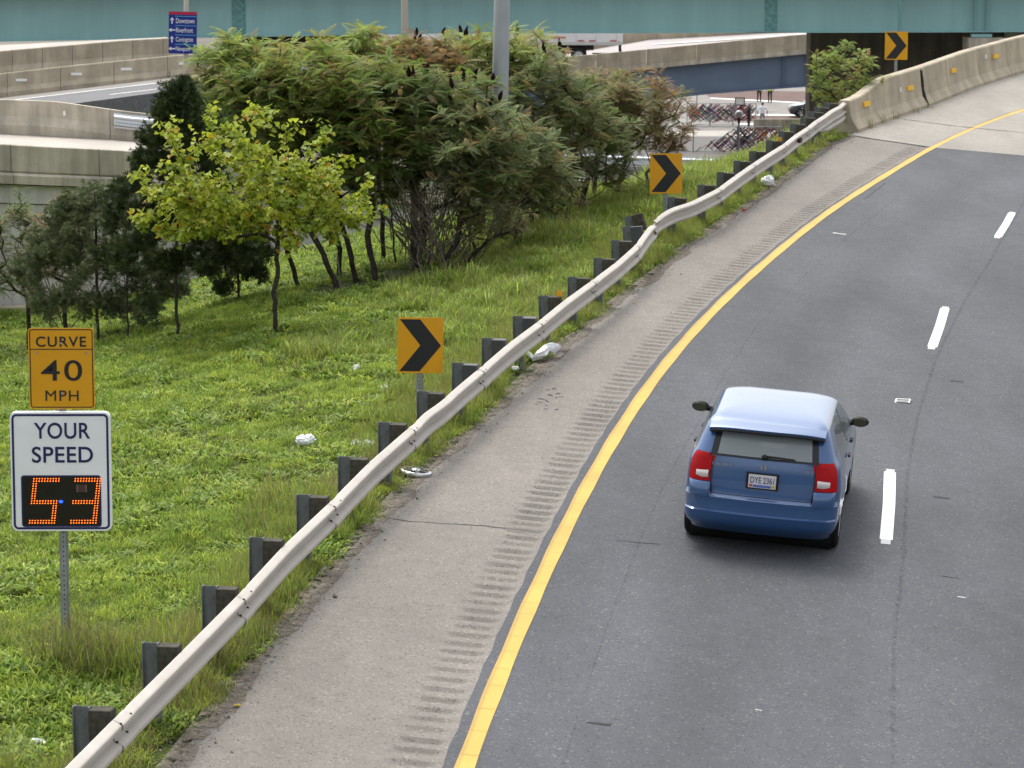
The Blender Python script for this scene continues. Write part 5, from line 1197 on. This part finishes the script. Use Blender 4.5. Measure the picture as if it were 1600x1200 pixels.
sumac(T_(-3.21, 54.0), (-4.72, 54.1, 5.15), (1.25, .95, 1.15), 85, 'sumac leaning left behind the yellow-green tree', 'green', [(-3.55, 54.0, 2.75), (-4.1, 54.0, 3.6)], 8, low=-.7, thick=.025)
sumac(T_(-2.88, 54.3), (-3.75, 54.6, 5.72), (1.25, 1.1, .95), 75, 'tall pale-green sumac in the upper left of the thicket', 'lime', [(-3.1, 54.3, 2.9), (-3.4, 54.4, 4.2)], 8, thick=.025)
sumac(T_(-2.48, 53.7), (-2.60, 53.9, 4.95), (1.2, 1.0, 1.40), 95, 'sumac with crooked dark trunk just right of the yellow-green tree', 'green', [(-2.65, 53.7, 2.9), (-2.5, 53.8, 3.9)], 8, thick=.025)
sumac(T_(-2.54, 57.4), (-2.52, 57.6, 5.85), (1.4, 1.0, .62), 60, 'sumac at the back of the thicket below the teal bridge', 'lime', [], 8)
sumac(T_(-1.72, 53.8), (-1.32, 53.9, 4.85), (1.42, 1.1, 1.22), 115, 'dense dark sumac hung with black fruit, left of the light pole', 'dark', [(-1.80, 53.8, 2.7), (-1.6, 53.8, 3.1)], 9, (.28, .44), fruits=18, dead=48)
sumac(T_(-1.29, 53.1), (-.60, 53.1, 4.50), (1.05, 1.0, 1.05), 85, 'grey-green sumac in front of the light pole', 'grey', [(-1.2, 53.1, 2.7), (-1.0, 53.1, 3.0)], 8, (.26, .42), fruits=6, dead=34)
sumac(T_(-.80, 53.3), (-.45, 53.2, 3.35), (.85, .6, .40), 26, 'small twiggy sumac at the foot of the light pole', 'brown', [], 5, (.22, .34), dead=16)
sumac(T_(.38, 58.5), (.60, 58.9, 4.95), (1.35, 1.1, 1.20), 100, 'olive sumac right of the light pole', 'grey', [], 8, (.28, .46), fruits=3)
sumac(T_(1.4, 60.5), (1.30, 60.5, 4.20), (1.45, 1.1, 1.20), 110, 'wide sumac with forked dark trunk left of the second chevron', 'grey', [(1.45, 60.5, 3.05), (1.6, 60.5, 3.5)], 8, (.26, .42), dead=8)
sumac(T_(2.25, 63.0), (2.50, 63.0, 4.65), (1.2, 1.0, .98), 75, 'russet sumac at the right end of the thicket', 'red', [], 7, (.26, .42))
sumac(T_(2.95, 63.3), (3.40, 63.4, 4.35), (.55, .6, .9), 30, 'sparse reddish sumac just behind the second chevron', 'red', [], 5, (.24, .36), dead=5, bark=M_bark2)
sumac(T_(-.60, 59.6), (-.40, 60.0, 5.95), (1.5, 1.0, .62), 65, 'bright green sumac behind the light pole', 'lime', [], 8, fruits=7)
sumac(T_(-3.98, 54.9), (-5.15, 55.0, 5.95), (.85, .8, .75), 48, 'feathery sumac at the left end of the thicket beside the blue sign', 'lime', [(-4.3, 54.9, 2.8), (-4.8, 55, 4.3)], 8, thick=.025)
sumac(T_(-1.83, 57.0), (-1.95, 57.2, 6.05), (1.15, .9, .50), 50, 'red-tinged sumac at the top of the thicket', 'red', [], 8, fruits=5)
sumac(T_(.95, 58.4), (.62, 58.2, 3.45), (.95, .7, .50), 32, 'low brownish sumac between the light pole and the second chevron', 'brown', [], 6, (.22, .34), dead=9)
sumac(T_(-2.2, 55.6), (-2.9, 55.9, 6.55), (.42, .4, .38), 8, 'single sumac top standing above the thicket against the teal bridge', 'lime', [], 8, (.38, .55))
sumac(T_(-3.3, 55.4), (-3.6, 55.6, 4.55), (1.25, .9, 1.05), 70, 'low sumac behind the yellow-green tree, left of the crooked trunk', 'green', [], 8, low=-.9)
sumac(T_(-1.9, 55.2), (-1.75, 55.3, 5.30), (1.3, .9, .85), 70, 'olive sumac rising behind the one hung with black fruit', 'green', [], 8, fruits=4)
sumac(T_(.10, 56.0), (.15, 55.9, 4.15), (1.0, .9, 1.05), 60, 'low olive sumac just right of the light pole', 'grey', [], 8, dead=6)
sumac(T_(1.75, 62.0), (1.95, 62.0, 4.75), (1.15, .9, .85), 60, 'olive and rust sumac beside the russet one', 'brown', [], 8)
# ailanthus-like sapling at the barrier end
sumac((8.35, 76.6, road(8.35, 76.6) - .75), (8.70, 76.7, 4.45), (.98, .7, 1.05), 50, 'leafy green sapling at the start of the concrete barrier', 'lime', [], 6, (.26, .40), low=-.9)['group'] = 'lone saplings'

# redbud
rb = empty('redbud_tree', T_(-3.96, 48.4), 0, 'yellow-green small tree with heart-shaped leaves on the lawn', 'tree')
ctr = np.array([-4.28, 48.4, 4.35]) - np.array(rb.location)
tips = np.r_[ell_tips(ctr, (2.0, 1.3, 1.0), 240, -.8, .25), ell_tips(ctr + [-.9, 0, -.25], (1.25, .8, .5), 45, -1, .4), ell_tips(ctr + [.9, 0, -.15], (1.25, .8, .6), 50, -1, .4), ell_tips(ctr + [-.1, 0, .95], (1.5, .7, .55), 26, -.2, .7)]
nodes, par, rad, ends = grow((0, 0, -.15), tips, [(.0, 0, .85), (.06, 0, 1.15)], .0046, .14, .06, .06, 2.15)
split_wood(rb, nodes, par, rad, M_bark, .016)
E_ = nodes[ends]; cand = np.r_[E_, nodes[par[ends]], nodes[par[par[ends]]]]; n = 6600
ci = RNG.integers(0, len(cand), n); pos = cand[ci] + RNG.normal(0, .06, (n, 3)); az = RNG.uniform(0, 2 * pi, n); d = np.stack([np.cos(az), np.sin(az), RNG.uniform(-1.1, -.05, n)], 1)
pal = np.array([(.36, .42, .04), (.31, .39, .045), (.42, .45, .05), (.22, .31, .04), (.44, .37, .03), (.38, .41, .07)]); cl = pal[RNG.choice(6, len(cand), p=[.27, .29, .22, .13, .01, .08])][ci] * RNG.uniform(.75, 1.25, (n, 1))
y_ = RNG.random(n) < .03; cl[y_] = (.44, .27, .015); y_ = RNG.random(n) < .006; cl[y_] = (.40, .20, .02)
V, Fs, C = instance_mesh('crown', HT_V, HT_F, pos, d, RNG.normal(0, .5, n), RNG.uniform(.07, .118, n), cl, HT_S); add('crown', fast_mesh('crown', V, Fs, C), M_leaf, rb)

def cedar(base, H_, R_, label, nbr, nsp, cols, z0=.12, taper=1.0, sc=(.13, .24), lean=(0, 0), top=None, wisp=.0):
    root = empty('cedar_tree', base, 0, label, 'tree'); n = nbr
    h = RNG.uniform(z0, 1, n) ** .9; prof = np.where(h < .3, .55 + 1.5 * h, (1 - h) / .7) ** taper; az = RNG.uniform(0, 2 * pi, n); r = R_ * np.clip(prof, .04, 1) * RNG.uniform(.65, 1.12, n)
    tips = np.stack([np.cos(az) * r + lean[0] * h, np.sin(az) * r * .9 + lean[1] * h, h * H_ + .18 * r], 1)
    nodes, par, rad, ends = grow((0, 0, -.15), tips, [(0, 0, H_ * .2), (lean[0] * .5, 0, H_ * .5), (lean[0], 0, H_ * .97)], .005, .16, .03, -.06, 2.3, max(.05, z0 * .7))
    # free the whole stem for branching
    split_wood(root, nodes, par, rad, M_bark, .022)
    low = nodes[:, 2] > H_ * z0 * .8; rr = np.hypot(nodes[:, 0], nodes[:, 1]); wgt = np.where(low & (rr > .10), .4 + rr, .02) + (nodes[:, 2] > H_ * .8) * .6; ni = RNG.choice(len(nodes), nsp, p=wgt / wgt.sum())
    pos = nodes[ni] + RNG.normal(0, .07, (nsp, 3)); out = pos * [1, 1, 0]; out /= np.linalg.norm(out, axis=1)[:, None] + 1e-3; d = out * .8 + RNG.normal(0, .45, (nsp, 3)) + [0, 0, .55]
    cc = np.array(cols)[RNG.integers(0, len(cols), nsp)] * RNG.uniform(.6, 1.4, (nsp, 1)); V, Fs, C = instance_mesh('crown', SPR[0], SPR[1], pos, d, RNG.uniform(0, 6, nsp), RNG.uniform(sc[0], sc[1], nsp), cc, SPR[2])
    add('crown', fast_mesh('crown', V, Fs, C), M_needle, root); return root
CG = [(.045, .068, .025), (.058, .084, .028), (.075, .10, .032), (.036, .055, .022)]
cedar(T_(-5.85, 50.55), 4.40, 1.32, 'tall dark cedar behind the yellow-green tree below the blue sign', 170, 12000, CG + [(.075, .095, .03)], .20, .85, lean=(.10, 0))
cedar(T_(-7.62, 53.3), 2.85, 1.45, 'scraggy cedar behind the CURVE plate', 140, 7500, [(.15, .18, .085), (.18, .21, .10), (.12, .15, .07)], .05, .6)
cedar(T_(-5.15, 54.6), 1.75, .75, 'low dark cedar at the foot of the leaning sumac', 80, 4200, CG, .05, .6)
cedar(T_(-6.9, 52.0), 1.5, .55, 'small thin cedar between the two taller cedars', 30, 420, [(.050, .068, .026), (.06, .09, .03)], .1, .7)
# left shrubs
sumac(T_(-8.6, 55.6), (-8.65, 55.6, 2.55), (.9, .6, 1.0), 48, 'sparse reddish shrub at the left edge before the retaining wall', 'red', [], 6, (.20, .34), low=-.8, dead=8)['group'] = 'shrubs at the left edge'
sumac(T_(-9.35, 56.0), (-9.55, 56.0, 2.45), (.7, .5, 1.15), 48, 'thin green shrub at the far left edge before the retaining wall', 'dark', [], 6, (.20, .34), low=-.8)['group'] = 'shrubs at the left edge'
bb_ = empty('bare_bush', T_(-7.6, 47.5), 0, 'leafless grey bush at the left edge beside the CURVE plate', 'bush')
tips = ell_tips((-.05, 0, .55), (.75, .5, .40), 60, -.4, .3); nodes, par, rad, ends = grow((0, 0, -.1), tips, [(0, 0, .12)], .0035, .1, .08, .05, 2.0); split_wood(bb_, nodes, par, rad, M_bark2, .014)

# ------------------------------------------------------------------ grass and weeds
GC = bpy.data.collections.new('grass_clumps')
def blade_clump(name, nb, h, spread, w, cols, droop=.5, broad=False, seed=0):
    r = np.random.default_rng(seed); V = []; Fs = []; C = []; cols = np.array(cols)
    for i in range(nb):
        az = r.uniform(0, 2 * pi); p = np.array([r.normal(0, spread), r.normal(0, spread), 0]); L_ = h * r.uniform(.45, 1.15); out = np.array([cos(az), sin(az), 0]); s_ = np.array([-sin(az), cos(az), 0]); dr = droop * r.uniform(.3, 1.4)
        ww = w * r.uniform(.7, 1.3); c = cols[r.integers(0, len(cols))] * r.uniform(.72, 1.3); pts = []
        for f in (0, .45, .8, 1): pts.append(p + out * L_ * dr * f * f + np.array([0, 0, L_ * f * (1 - .38 * dr * f)]))
        wd = (.5, 1, .75, .05) if not broad else (.25, 1.2, 1.1, .1)
        i0 = len(V)
        for q, wq in zip(pts, wd): V += [q - s_ * ww * wq, q + s_ * ww * wq]
        for k in range(3): Fs.append((i0 + 2 * k, i0 + 2 * k + 1, i0 + 2 * k + 3, i0 + 2 * k + 2))
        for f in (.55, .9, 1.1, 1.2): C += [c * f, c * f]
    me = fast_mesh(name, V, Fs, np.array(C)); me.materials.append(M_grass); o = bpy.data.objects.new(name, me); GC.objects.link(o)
g1 = [(.205, .305, .036), (.245, .345, .048), (.285, .365, .062), (.155, .240, .032)]
g2_ = [(.35, .425, .055), (.40, .465, .075), (.30, .385, .05)]
g3 = [(.20, .195, .07), (.24, .215, .09), (.16, .17, .055)]
g4 = [(.17, .26, .05), (.22, .30, .07), (.28, .35, .11)]
dk = [(.11, .185, .026), (.13, .21, .03)]
specs = [(44, .15, .10, .0055, g1, .75, 0), (44, .17, .10, .0060, g2_, .8, 0), (36, .14, .11, .0055, dk + g1, .7, 0), (30, .12, .06, .011, g2_, 1.15, 1), (28, .13, .065, .012, g4, 1.15, 1), (28, .12, .065, .011, dk + g1, 1.1, 1), (34, .36, .09, .0035, g3 + g2_, .35, 0), (30, .30, .10, .0035, g3, .45, 0), (40, .26, .10, .005, g1 + g4, .45, 0), (46, .30, .10, .0075, g4 + g1, .7, 1), (46, .33, .11, .008, g2_ + g4, .65, 1), (30, .13, .10, .004, g3 + [(.10, .075, .04)], .8, 0)]
for i, (nb, h, sp_, w, cc, dr, br_) in enumerate(specs): blade_clump('clump_%02d' % i, nb, h, sp_, w, cc, dr, bool(br_), 100 + i)
def gn_scatter(name, pts, idx, rot, scl, coll, kindlabel):
    me = bpy.data.meshes.new(name); me.vertices.add(len(pts)); me.vertices.foreach_set('co', np.asarray(pts, np.float32).ravel())
    for nm, ty, dat in (('idx', 'INT', np.asarray(idx, np.int32)), ('rot', 'FLOAT_VECTOR', np.asarray(rot, np.float32).ravel()), ('scl', 'FLOAT_VECTOR', np.asarray(scl, np.float32).ravel())):
        a = me.attributes.new(nm, ty, 'POINT'); a.data.foreach_set('value' if ty == 'INT' else 'vector', dat)
    me.update(); o = add(name, me)
    ng = bpy.data.node_groups.new(name, 'GeometryNodeTree'); ng.interface.new_socket('Geometry', in_out='INPUT', socket_type='NodeSocketGeometry'); ng.interface.new_socket('Geometry', in_out='OUTPUT', socket_type='NodeSocketGeometry')
    N = ng.nodes; gi = N.new('NodeGroupInput'); go = N.new('NodeGroupOutput'); ci = N.new('GeometryNodeCollectionInfo'); ci.inputs['Collection'].default_value = coll; ci.inputs['Separate Children'].default_value = True; ci.inputs['Reset Children'].default_value = True
    ip = N.new('GeometryNodeInstanceOnPoints'); ip.inputs['Pick Instance'].default_value = True
    def na(nm, ty): q = N.new('GeometryNodeInputNamedAttribute'); q.data_type = ty; q.inputs['Name'].default_value = nm; return [s_ for s_ in q.outputs if s_.enabled and s_.name == 'Attribute'][0]
    L_ = ng.links; L_.new(gi.outputs[0], ip.inputs['Points']); L_.new(ci.outputs[0], ip.inputs['Instance']); L_.new(na('idx', 'INT'), ip.inputs['Instance Index'])
    er = N.new('FunctionNodeEulerToRotation'); L_.new(na('rot', 'FLOAT_VECTOR'), er.inputs[0]); L_.new(er.outputs[0], ip.inputs['Rotation']); L_.new(na('scl', 'FLOAT_VECTOR'), ip.inputs['Scale']); L_.new(ip.outputs[0], go.inputs[0])
    md_ = o.modifiers.new('scatter', 'NODES'); md_.node_group = ng
    return tag(o, kindlabel[0], kindlabel[1], kind='stuff')
def vnoise(x, y, s_, seed):
    r = np.random.default_rng(seed); G_ = r.random((64, 64)); u = x / s_ + 500; v = y / s_ + 500; i = np.floor(u).astype(int); j = np.floor(v).astype(int); fu, fv = sstep(u - i), sstep(v - j)
    a, b_, c, d = G_[i % 64, j % 64], G_[(i + 1) % 64, j % 64], G_[i % 64, (j + 1) % 64], G_[(i + 1) % 64, (j + 1) % 64]; return (a * (1 - fu) + b_ * fu) * (1 - fv) + (c * (1 - fu) + d * fu) * fv
# sample points over the lawn, denser close by
NP = 105000; yy = 22 + 54 * RNG.random(NP) ** 1.15; xl = np.maximum(-.178 * yy - 1.0, -13.5); xr = px(np.minimum(yy, 72.5)) - .02 + np.where(yy > 72.5, (yy - 72.5) * .2, 0); xx = xl + (xr - xl) * RNG.random(NP)
# thin out: keep density even per square metre
wd = (xr - xl); keep = RNG.random(NP) < wd / wd.max(); xx, yy = xx[keep], yy[keep]
y2 = 21 + 52 * RNG.random(15000) ** 1.1; x2 = px(y2) - .02 - RNG.random(15000) * .85; xx = np.r_[xx, x2]; yy = np.r_[yy, y2]
dpe = px(np.minimum(yy, 72.9)) - xx     # distance from the pavement edge
edge_n = vnoise(xx, yy, .7, 1) * .34 - .02; keep = dpe > edge_n * np.clip(1.2 - .3 * 0, 0, 1.2); xx, yy, dpe = xx[keep], yy[keep], dpe[keep]
# bare mulch under the sumac and at trunks
def bare(cx, cy, r, p=.85): 
    global xx, yy, dpe
    k = ((xx - cx) ** 2 + ((yy - cy) * .7) ** 2 > r * r) | (RNG.random(len(xx)) > p); xx, yy, dpe = xx[k], yy[k], dpe[k]
for cx, cy, r in ((-3.96, 48.3, .35), (-5.85, 50.4, .4), (-2.6, 53.6, 1.0), (-3.3, 54.0, .6), (-1.6, 53.6, .7)): bare(cx, cy, r)
gd = gx(yy) - xx   # distance behind the posts
n1, n2, n3 = vnoise(xx, yy, 1.3, 2), vnoise(xx, yy, .55, 3), vnoise(xx, yy, 3.0, 4); rn = RNG.random(len(xx))
idx = np.where(rn < .45, 0, np.where(rn < .72, 1, 2)); idx = np.where((n2 > .40) & (rn < .70), RNG.integers(3, 6, len(xx)), idx)
strip_ = dpe < .95; idx = np.where(strip_ & (rn < .42), np.where(rn < .14, 7, np.where(rn < .28, 11, 1)), idx); idx = np.where(strip_ & (n2 > .66), 5, idx)
near = (gd > -.2) & (gd < 1.3) & (n1 > .45) & (rn < .5); idx = np.where(near, np.where(rn < .28, 6, 8), idx)
tall = (yy > 45) & (gd < 4.2) & (gd > .4) & (n3 > .30) & (rn < .62); idx = np.where(tall, np.where(rn < .22, 6, np.where(rn < .42, 8, np.where(rn < .54, 9, 10))), idx)
brown = (n3 > .62) & (rn > .84); idx = np.where(brown, 11, idx)
bl_ = (yy < 30) & (rn > .80) & (n1 > .4); idx = np.where(bl_, np.where(rn > .9, 7, 6), idx)
sc = RNG.uniform(.5, 1.15, len(xx)) * (.60 + .75 * n2); sc = np.where(strip_, sc * np.clip(.7 + dpe * .6, .7, 1), sc); sc = sc * (1 + .45 * np.exp(-((xx + 4.5) ** 2 + ((yy - 28.0) * .8) ** 2) / .5))
sc = np.where(np.abs(gd + .1) < .35, sc * .85, sc)
zz = terr(xx, yy) - .012
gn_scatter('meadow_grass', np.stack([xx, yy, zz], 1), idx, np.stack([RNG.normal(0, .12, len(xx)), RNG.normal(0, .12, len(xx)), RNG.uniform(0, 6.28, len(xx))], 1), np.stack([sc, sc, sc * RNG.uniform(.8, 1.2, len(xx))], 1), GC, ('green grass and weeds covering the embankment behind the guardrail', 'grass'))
# tufts at the barrier foot
for q, (x, y, s_) in enumerate(((9.05, 74.7, .9), (9.62, 75.9, 1.0), (10.1, 77.0, .8), (10.75, 78.7, .7), (11.3, 80.0, .8))):
    e = empty('dry_tuft', (x, y, road(x, y)), q, ['first', 'second', 'third', 'fourth', 'fifth'][q] + ' dry grass tuft counted from the guardrail, at the foot of the concrete barrier', 'grass tuft', 'dry tufts along the barrier')
    for k in range(3):
        o = bpy.data.objects.new('blades', GC.objects['clump_07' if k else 'clump_11'].data); COL.objects.link(o); o.parent = e; o.location = (RNG.uniform(-.15, .15), RNG.uniform(-.2, .2), 0); o.scale = (s_,) * 3; o.rotation_euler = (0, 0, k)
# gravel and crumbs along the pavement edge
PC = bpy.data.collections.new('pebbles')
for i, c in enumerate(((.22, .20, .17), (.12, .10, .08), (.34, .32, .29), (.30, .29, .28))):
    r = np.random.default_rng(i); mb = MB(); mb.sphere((0, 0, .3), .5, 6, 4, (1, .8, .55)); mb.v = [tuple(np.array(v) * (1 + r.normal(0, .12))) for v in mb.v]; me = mb.mesh('pebble_%d' % i); me.materials.append(plain('pebble_%d' % i, c, .9)); o = bpy.data.objects.new('pebble_%d' % i, me); PC.objects.link(o)
NP = 5200; yy = 22 + 51 * RNG.random(NP) ** 1.2; off = RNG.normal(-.04, .14, NP); xx = px(yy) + off; zz = np.where(off > 0, road(xx, yy) - .002, terr(xx, yy)); s_ = RNG.gamma(2.0, .005, NP) + .005
k = off < .55; gn_scatter('edge_gravel', np.stack([xx, yy, zz], 1)[k], RNG.choice(4, NP, p=[.4, .35, .2, .05])[k], np.stack([RNG.uniform(-.4, .4, NP), RNG.uniform(-.4, .4, NP), RNG.uniform(0, 6, NP)], 1)[k], np.stack([s_] * 3, 1)[k], PC, ('loose gravel and crumbs along the edge of the shoulder', 'gravel'))
# dirt band along the edge
yd = np.arange(20, 73, .15); wv = .05 + .13 * vnoise(yd, yd * 0, .9, 8) + .05 * vnoise(yd, yd * 0, .2, 9); P = np.stack([px(yd), yd], 1)
tag(ribbon('dirt_edge', P - [.12, 0], P + np.stack([wv, wv * 0], 1), M_dirt, .0035), kind='structure')

# ------------------------------------------------------------------ litter
def bag(loc, s_, label, seed, sc=(1, 1, .7), mat=None, cat='litter'):
    r = np.random.default_rng(seed); mb = MB(); mb.sphere((0, 0, .35), .5, 22, 14, sc); D_ = r.normal(0, 1, (6, 3)) * 7; ph = r.uniform(0, 6, 6)
    vv = []
    for v in mb.v:
        v = np.array(v); k = sum(abs(sin(v @ D_[q] * .5 + ph[q])) for q in range(6)) / 6; v = v * (.52 + .75 * k) + r.normal(0, .04, 3); v[2] = max(v[2], 0.0); vv.append(tuple(v * s_))
    mb.v = vv; o = mb.build('plastic_bag', mat or M_plastic, None, loc=loc); o.rotation_euler = (0, 0, seed)
    return tag(o, label, cat, 'litter along the roadside')
bag((5.55, 63.4, road(5.55, 63.4)), .30, 'round white plastic bag on the shoulder edge near the far posts', 1)
bag(T_(-2.74, 38.2), .24, 'white crumpled bag lying in the grass left of the guardrail', 2, (1, 1, .6))
bag(T_(-2.06, 38.0), .15, 'left of two white scraps together in the grass behind the guardrail', 3)
bag(T_(-1.90, 37.9), .17, 'right of two white scraps together in the grass behind the guardrail', 4, (1, .8, 1))
bag(T_(-2.34, 43.5), .14, 'small white scrap in the lawn left of the largest chevron', 5, (1, .6, 1))
bag(T_(-1.85, 41.9), .12, 'small white scrap in the grass below the largest chevron', 6)
bag((.05, 42.75, road(.05, 42.75) + .02), .13, 'torn white paper below the leaning post', 7, (1, .8, .5))
mb = MB(); r = np.random.default_rng(9); pts = [(0, 0, .05), (.12, .06, .12), (.25, .04, .07), (.33, -.10, .03), (.45, -.02, .08), (.52, .18, .12), (.62, .30, .12), (.72, .34, .14)]
mb.tube(pts, [.03, .05, .05, .05, .06, .06, .08, .04], 8); mb.v = [tuple(np.array(v) + r.normal(0, .014, 3)) for v in mb.v]; o = mb.build('plastic_strip', M_plastic, None, loc=(.0, 43.7, road(.0, 43.7))); tag(o, 'twisted white plastic strip lying under the guardrail by the leaning post', 'litter', 'litter along the roadside')
bag((-3.4, 25.3, tz(-4.35, 25.3)), .16, 'torn white scrap in the grass by the nearest post', 12, (1, .7, .5)).location = (-4.35, 25.9, tz(-4.35, 25.9))
bag((-2.62, 27.0, road(-2.62, 27.0)), .06, 'yellow leaf at the shoulder edge near the bottom of the view', 13, (1, .8, .25), plain('yellow_leaf', (.55, .40, .02), .6), 'leaf')
bag((-.98, 37.3, road(-.98, 37.3)), .06, 'yellow leaf on the verge above the hubcap', 14, (1, .8, .25), bpy.data.materials['yellow_leaf'], 'leaf')
bag((-2.82, 27.6, road(-2.82, 27.6)), .07, 'small blue scrap in the verge near the nearest posts', 21, (1, .6, .4), plain('blue_scrap', (.05, .09, .32), .5))
bag((4.75, 59.6, road(4.75, 59.6)), .10, 'small red scrap on the shoulder edge beyond the dent', 22, (1.3, .5, .3), plain('red_scrap', (.45, .04, .05), .5))
hc = empty('hubcap', (-1.22, 36.35, road(-1.22, 36.35)), .4, 'silver hubcap lying on the shoulder edge by the guardrail', 'hubcap'); hc.rotation_euler = (radians(4), radians(6), .4)
mb = MB(); mb.lathe([(.20, .0), (.205, .03), (.195, .055), (.16, .05)], (0, 0, 0), n=28); mb.build('rim_ring', M_chrome, hc, smooth=True)
for a in range(7): M3 = Matrix.Rotation(2 * pi * a / 7, 3, 'Z'); mb = MB(); mb.box(M3 @ Vector((.10, 0, .055)), (.13, .05, .012), M=M3); mb.build('spoke', M_chrome, hc)
mb = MB(); mb.lathe([(.055, .05), (.05, .07), (.001, .075)], (0, 0, 0), n=16); mb.build('hub', M_chrome, hc, smooth=True)
mb = MB(); mb.lathe([(.001, .02), (.19, .02)], (0, 0, 0), n=24); mb.build('back_disc', M_black, hc)
stk = MB(); stk.tube([(0, 0, -.2), (-.10, 0, .85)], .014, 6); tag(stk.build('survey_stake', M_bark2, None, loc=T_(-3.0, 51.5)), 'thin wooden stake in the grass before the sumac trunks', 'stake')
